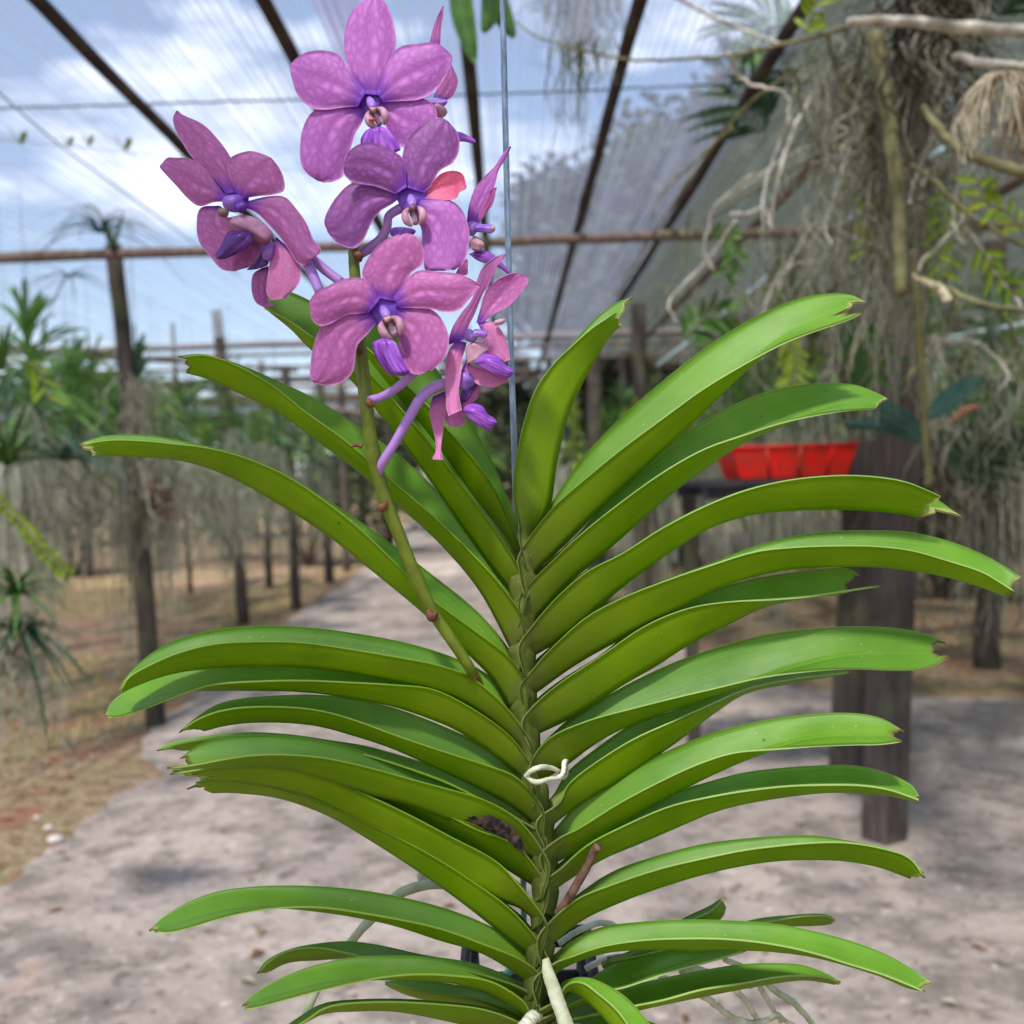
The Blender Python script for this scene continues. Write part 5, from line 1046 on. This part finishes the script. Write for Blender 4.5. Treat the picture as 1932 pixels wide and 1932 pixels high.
small('pedicel', 'E', [(1105, 1180), (1110, 1080), (1220, 900), (1340, 690), (1450, 500), (1560, 400), (1690, 350)], [.0006, .0026, .0026, .0028, .003, .0032, .003], 0, PED, f9, dd=[.562, .556, .553, .556], n=30)
# left flower looking down to the left
f2 = flower('plum purple flower at the left, tilted down and sideways'); d = FD
petal('J', "620,960|680,1000 450,980|700,1080 415,1130|760,1180 440,1290|950,1240 540,1420|1000,1300 640,1530|960,1430 760,1545|880,1510", PET_F, f2, d + .006, d + .002, .004, name='sepal')
petal('J', "680,850|770,840 560,700|760,660 370,520|710,510 290,400|600,360 220,270|470,230 205,170|300,150 235,105|245,110", PET_F, f2, d + .004, d + .008, .005, name='sepal')
petal('J', "870,920|860,980 1040,880|960,1030 1200,880|1070,1140 1310,990|1160,1240 1400,1120|1240,1350 1460,1260|1300,1450 1525,1340|1370,1495 1500,1400|1440,1450", PET_F, f2, d + .002, d - .004, .006, name='sepal')
petal('J', "680,880|640,920 560,720|560,930 440,590|440,965 340,535|340,900 230,530|240,790 150,530|140,680 85,600|85,615", PET_F, f2, d + .002, d + .004, .005)
petal('J', "790,880|850,890 720,720|980,870 690,600|1100,860 730,520|1200,820 880,470|1190,700 1000,495|1140,600 1080,530|1100,550", PET_F, f2, d, d, .005)
blob('J', (760, 920), 120, 95, d + .0045, COLD, f2, 'throat', rd=14)
blob('J', (740, 935), 100, 75, d - .004, COLM, f2, 'column', -20)
blob('J', (815, 970), 55, 48, d - .008, COLD, f2, 'throat')
blob('J', (650, 1020), 55, 42, d - .009, CAPD, f2, 'anther_cap')
tongue('J', "640,1090|700,1050 760,1180|860,1040 880,1230|970,1080 1000,1290|1080,1180 1080,1290|1110,1240", flat('lip_pale_pink', lin(196, 140, 176), lin(158, 104, 140), .5, 120, .15, bd=.001), f2, d - .004, .005, 'side_lobe')
tongue('J', "830,1190|930,1210 720,1200|900,1310 660,1290|780,1390 610,1370|690,1430 560,1430|650,1450", LIPD, f2, d - .01, .006, 'lip', ridge=.18)
small('pedicel', 'J', [(1380, 1430), (1440, 1540), (1520, 1740)], [.003, .003, .0026], 0, PED, f2, dd=[.566, .565, .562])
# flower below it seen from behind
f8 = flower('pale lilac backs of a flower turned away below the left flower'); d = FD + .004
petal('J', "1000,1520|1060,1500 920,1580|1060,1620 910,1720|1050,1740 950,1830|1070,1830 1030,1870|1130,1850", PET_F, f8, d + .004, d, .004, name='sepal')
petal('J', "1130,1240|1230,1330 1080,1400|1300,1400 1060,1560|1350,1530 1040,1720|1330,1660 1080,1810|1200,1790", PET_D, f8, d, d - .004, .008, name='sepal')
tongue('J', "1000,1300|1090,1290 960,1400|1080,1400 900,1500|1060,1480 850,1550|1040,1510", LIPD, f8, d + .002, .004, 'lip')
small('spur', 'J', [(1040, 1290), (1050, 1380), (1040, 1450)], [.003, .0036, .002], d - .003, COLM, f8)
small('pedicel', 'J', [(1450, 1430), (1560, 1530), (1720, 1650)], [.0026, .0028, .0026], 0, PED, f8, dd=[.572, .572, .57])
# flower behind the topmost one
f6 = flower('mauve flower half hidden behind the topmost one'); d = FD + .022
petal('G', "1340,420|1440,430 1380,250|1450,250 1430,120|1465,130 1465,55|1472,60", PET_F, f6, d, d, .003, name='sepal')
petal('G', "1380,870|1500,900 1450,740|1560,860 1500,640|1600,750 1540,570|1590,690", PET_F, f6, d, d, .004)
tongue('G', "1200,890|1200,980 1330,890|1330,970 1440,895|1440,965 1515,885|1500,950", COLM, f6, d, .004, 'column')
blob('G', (1430, 990), 80, 60, d + .001, CREAM, f6, 'side_lobe', 30)
tongue('G', "1540,1190|1540,1300 1620,1190|1620,1275 1700,1225|1690,1280 1775,1265|1750,1300", LIP, f6, d, .004, 'spur')
# far right flower seen edge on
f7 = flower('narrow mauve flower seen edge-on, farthest to the right'); d = FD + .018
petal('H', "1350,960|1420,950 1370,800|1480,860 1420,660|1540,760 1500,560|1590,600 1580,480|1610,510 1640,390|1670,410 1710,315|1712,325", PET_A, f7, d, d, .004, name='sepal')
petal('H', "1430,940|1450,950 1470,820|1520,850 1530,700|1565,780 1560,655|1595,655", PET_C, f7, d - .002, d - .006, .003)
blob('H', (1395, 985), 50, 60, d - .003, COLM, f7, 'ovary')
tongue('H', "1400,950|1400,1020 1480,955|1480,1020 1550,960|1550,1030 1580,975|1575,1005", COLM, f7, d - .004, .003, 'column')
blob('H', (1565, 990), 22, 26, d - .005, CAP, f7, 'anther_cap')
tongue('H', "1390,1050|1380,1160 1430,1060|1430,1180 1480,1090|1470,1170 1500,1130|1490,1150", CREAM, f7, d - .002, .004, 'side_lobe')
tongue('H', "1370,1180|1370,1210 1480,1170|1460,1260 1580,1210|1560,1280 1650,1280|1630,1320 1720,1360|1700,1370", LIP, f7, d, .003, 'lip')
petal('H', "1280,1320|1250,1380 1340,1240|1330,1370 1360,1250|1358,1360", PET_D, f7, d, d, .003)

# aerial roots of the orchid
def root(fr, pts, r, ds, mat=ROOT, n=40, wob=.00025, parent=orch, name='aerial_root', px=10):
    P = [toP(fr, *p) for p in pts]; q = cat(P, n); de = cat([(x,) for x in ds], n)[:, 0]; rr = cat([(x,) for x in r], n)[:, 0]
    path = [at(p[0], p[1], e) + Vector((random.uniform(-wob, wob), 0, random.uniform(-wob, wob))) * .6 for p, e in zip(q, de)]
    return MB().tube(path, [x * (1 + random.uniform(-.025, .025)) for x in rr], px).build(name, mat, parent)
root('K', [(1035, 1075), (1060, 1200), (1110, 1350), (1170, 1530), (1240, 1720), (1280, 1850)], [.0022, .0036, .0041, .0043, .0044, .0044], [.583, .578, .574, .57])
root('K', [(960, 1590), (920, 1600), (870, 1660), (800, 1740)], [.0036, .004, .004, .004], [.586, .58, .575])
root('D', [(195, 490), (225, 465), (270, 455), (320, 470), (345, 490)], [.0012, .0016, .0016, .0012, .0008], [.582, .578, .59, .6])
root('D', [(200, 490), (235, 512), (285, 500), (345, 490), (350, 440)], [.0013, .0016, .0013, .0011, .0008], [.582, .580, .59, .6])
root('D', [(310, 500), (335, 480), (340, 440), (350, 430)], [.0014] * 4, [.59, .59, .6], mat=ROOTW)
root('C', [(1460, 1078), (1380, 1070), (1300, 1082), (1220, 1112), (1150, 1170), (1090, 1225), (1030, 1290), (985, 1350), (930, 1420), (870, 1500), (820, 1590), (790, 1680)], [.0034] * 6 + [.003] * 6, [.66, .67, .68, .67], mat=ROOTG, n=60)
root('C', [(1330, 1070), (1310, 1030), (1335, 1010)], [.0034, .003, .002], [.675, .675], mat=ROOTW, n=12)
root('D', [(320, 1115), (380, 1075), (430, 1052), (480, 1038), (530, 1050), (600, 1090)], [.002] * 6, [.62, .63, .65], mat=ROOTW)
root('D', [(420, 1210), (480, 1180), (540, 1165), (600, 1175)], [.002] * 4, [.64, .65], mat=ROOTW, n=20)
for pts, rr in [([(820, 1300), (880, 1325), (930, 1365), (990, 1400), (1050, 1412), (1100, 1400), (1135, 1388)], .0028),
                ([(940, 1175), (1000, 1200), (1060, 1235), (1080, 1290), (1110, 1340), (1150, 1410)], .0026),
                ([(980, 1290), (1020, 1330), (1050, 1380), (1080, 1420)], .0026),
                ([(1090, 1255), (1140, 1300), (1190, 1330), (1230, 1370), (1290, 1440)], .003),
                ([(780, 1220), (830, 1210), (900, 1230), (960, 1260), (1040, 1275)], .003),
                ([(700, 1240), (760, 1260), (830, 1290), (900, 1330)], .0024),
                ([(1110, 1395), (1140, 1380), (1160, 1400), (1200, 1420)], .002)]:
    root('D', pts, [rr * .72, rr * .72, rr * .7, rr * .6], [.66, .68, .69, .7], mat=ROOT if rr < .003 else ROOTG, n=44, wob=.0006)
root('D', [(310, 1003), (345, 965), (390, 890), (430, 820), (452, 770), (467, 752)], [.0018, .0027, .0026, .0025, .0025, .0027], [.592, .585, .58], mat=TWIG, name='dry_flower_stalk', n=30)

# the steel wire, the black slatted basket behind the stem, the ring
STEEL = flat('galvanised_steel', lin(120, 140, 165), lin(70, 88, 112), .35, 300, 0, .8, bs=.2, stretch=(1, 1, .25), bd=.001)
BLK = flat('black_plastic', lin(28, 28, 38), lin(40, 38, 46), .45, 80, 0, .4)
wp = [at(947, -60, .66), at(955, 300, .66), at(963, 620, .66), at(972, 905, .66), at(979, 1200, .66), at(990, 1812, .668)]
wo = MB().tube([Vector(p) for p in cat([tuple(p) for p in wp], 60)], .0021, 10).build('hanging_wire', STEEL)
tag(wo, 'straight galvanised steel wire running down behind the orchid flowers', 'wire')
bc = at(1000, 1930, .70)
bk = empty('orchid_basket', (bc.x, bc.y, bc.z - .05), 'black slatted plastic basket behind the foot of the orchid', 'basket')
hw, hh = .044, .10
z1 = at(960, 1822, .70).z
for s_ in (-1, 1):
    MB().beam((bc.x - hw, bc.y + s_ * hw, z1), (bc.x + hw, bc.y + s_ * hw, z1), .006, .014).build('rim', BLK, bk)
    MB().beam((bc.x + s_ * hw, bc.y - hw + .003, z1), (bc.x + s_ * hw, bc.y + hw - .003, z1), .006, .014).build('rim', BLK, bk)
for k in range(3):
    z = z1 - .03 - .028 * k; q = hw * (1 - .06 * (k + 1))
    for s_ in (-1, 1):
        MB().beam((bc.x - q, bc.y + s_ * q, z), (bc.x + q, bc.y + s_ * q, z), .005, .01).build('slat', BLK, bk)
        MB().beam((bc.x + s_ * q, bc.y - q + .003, z), (bc.x + s_ * q, bc.y + q - .003, z), .005, .01).build('slat', BLK, bk)
for s_ in (-1, 1):
    for t_ in (-1, 1):
        MB().beam((bc.x + s_ * (hw - .002), bc.y + t_ * (hw - .002), z1 - .007), (bc.x + s_ * hw * .82, bc.y + t_ * hw * .82, z1 - .1), .008, .008).build('corner_post', BLK, bk)
for k in range(5):
    MB().beam((bc.x - hw * .8 + k * hw * .4, bc.y - hw * .8, z1 - .102), (bc.x - hw * .8 + k * hw * .4, bc.y + hw * .8, z1 - .102), .008, .006).build('floor_slat', BLK, bk)
rc = at(*toP('C', 1750, 1505), .64); rr_ = .0095
TEAL = flat('teal_plastic', lin(110, 190, 186), lin(140, 205, 200), .4, 60)
rp = [rc + rt * (rr_ * math.cos(a)) + (up * .75 + fw * .5) * (rr_ * .8 * math.sin(a)) for a in np.linspace(0, 2 * math.pi, 25)]
ro = MB().tube(rp, .0024, 8, cap=False).build('plastic_ring', TEAL)
tag(ro, 'small teal plastic ring behind the foot of the orchid', 'ring')
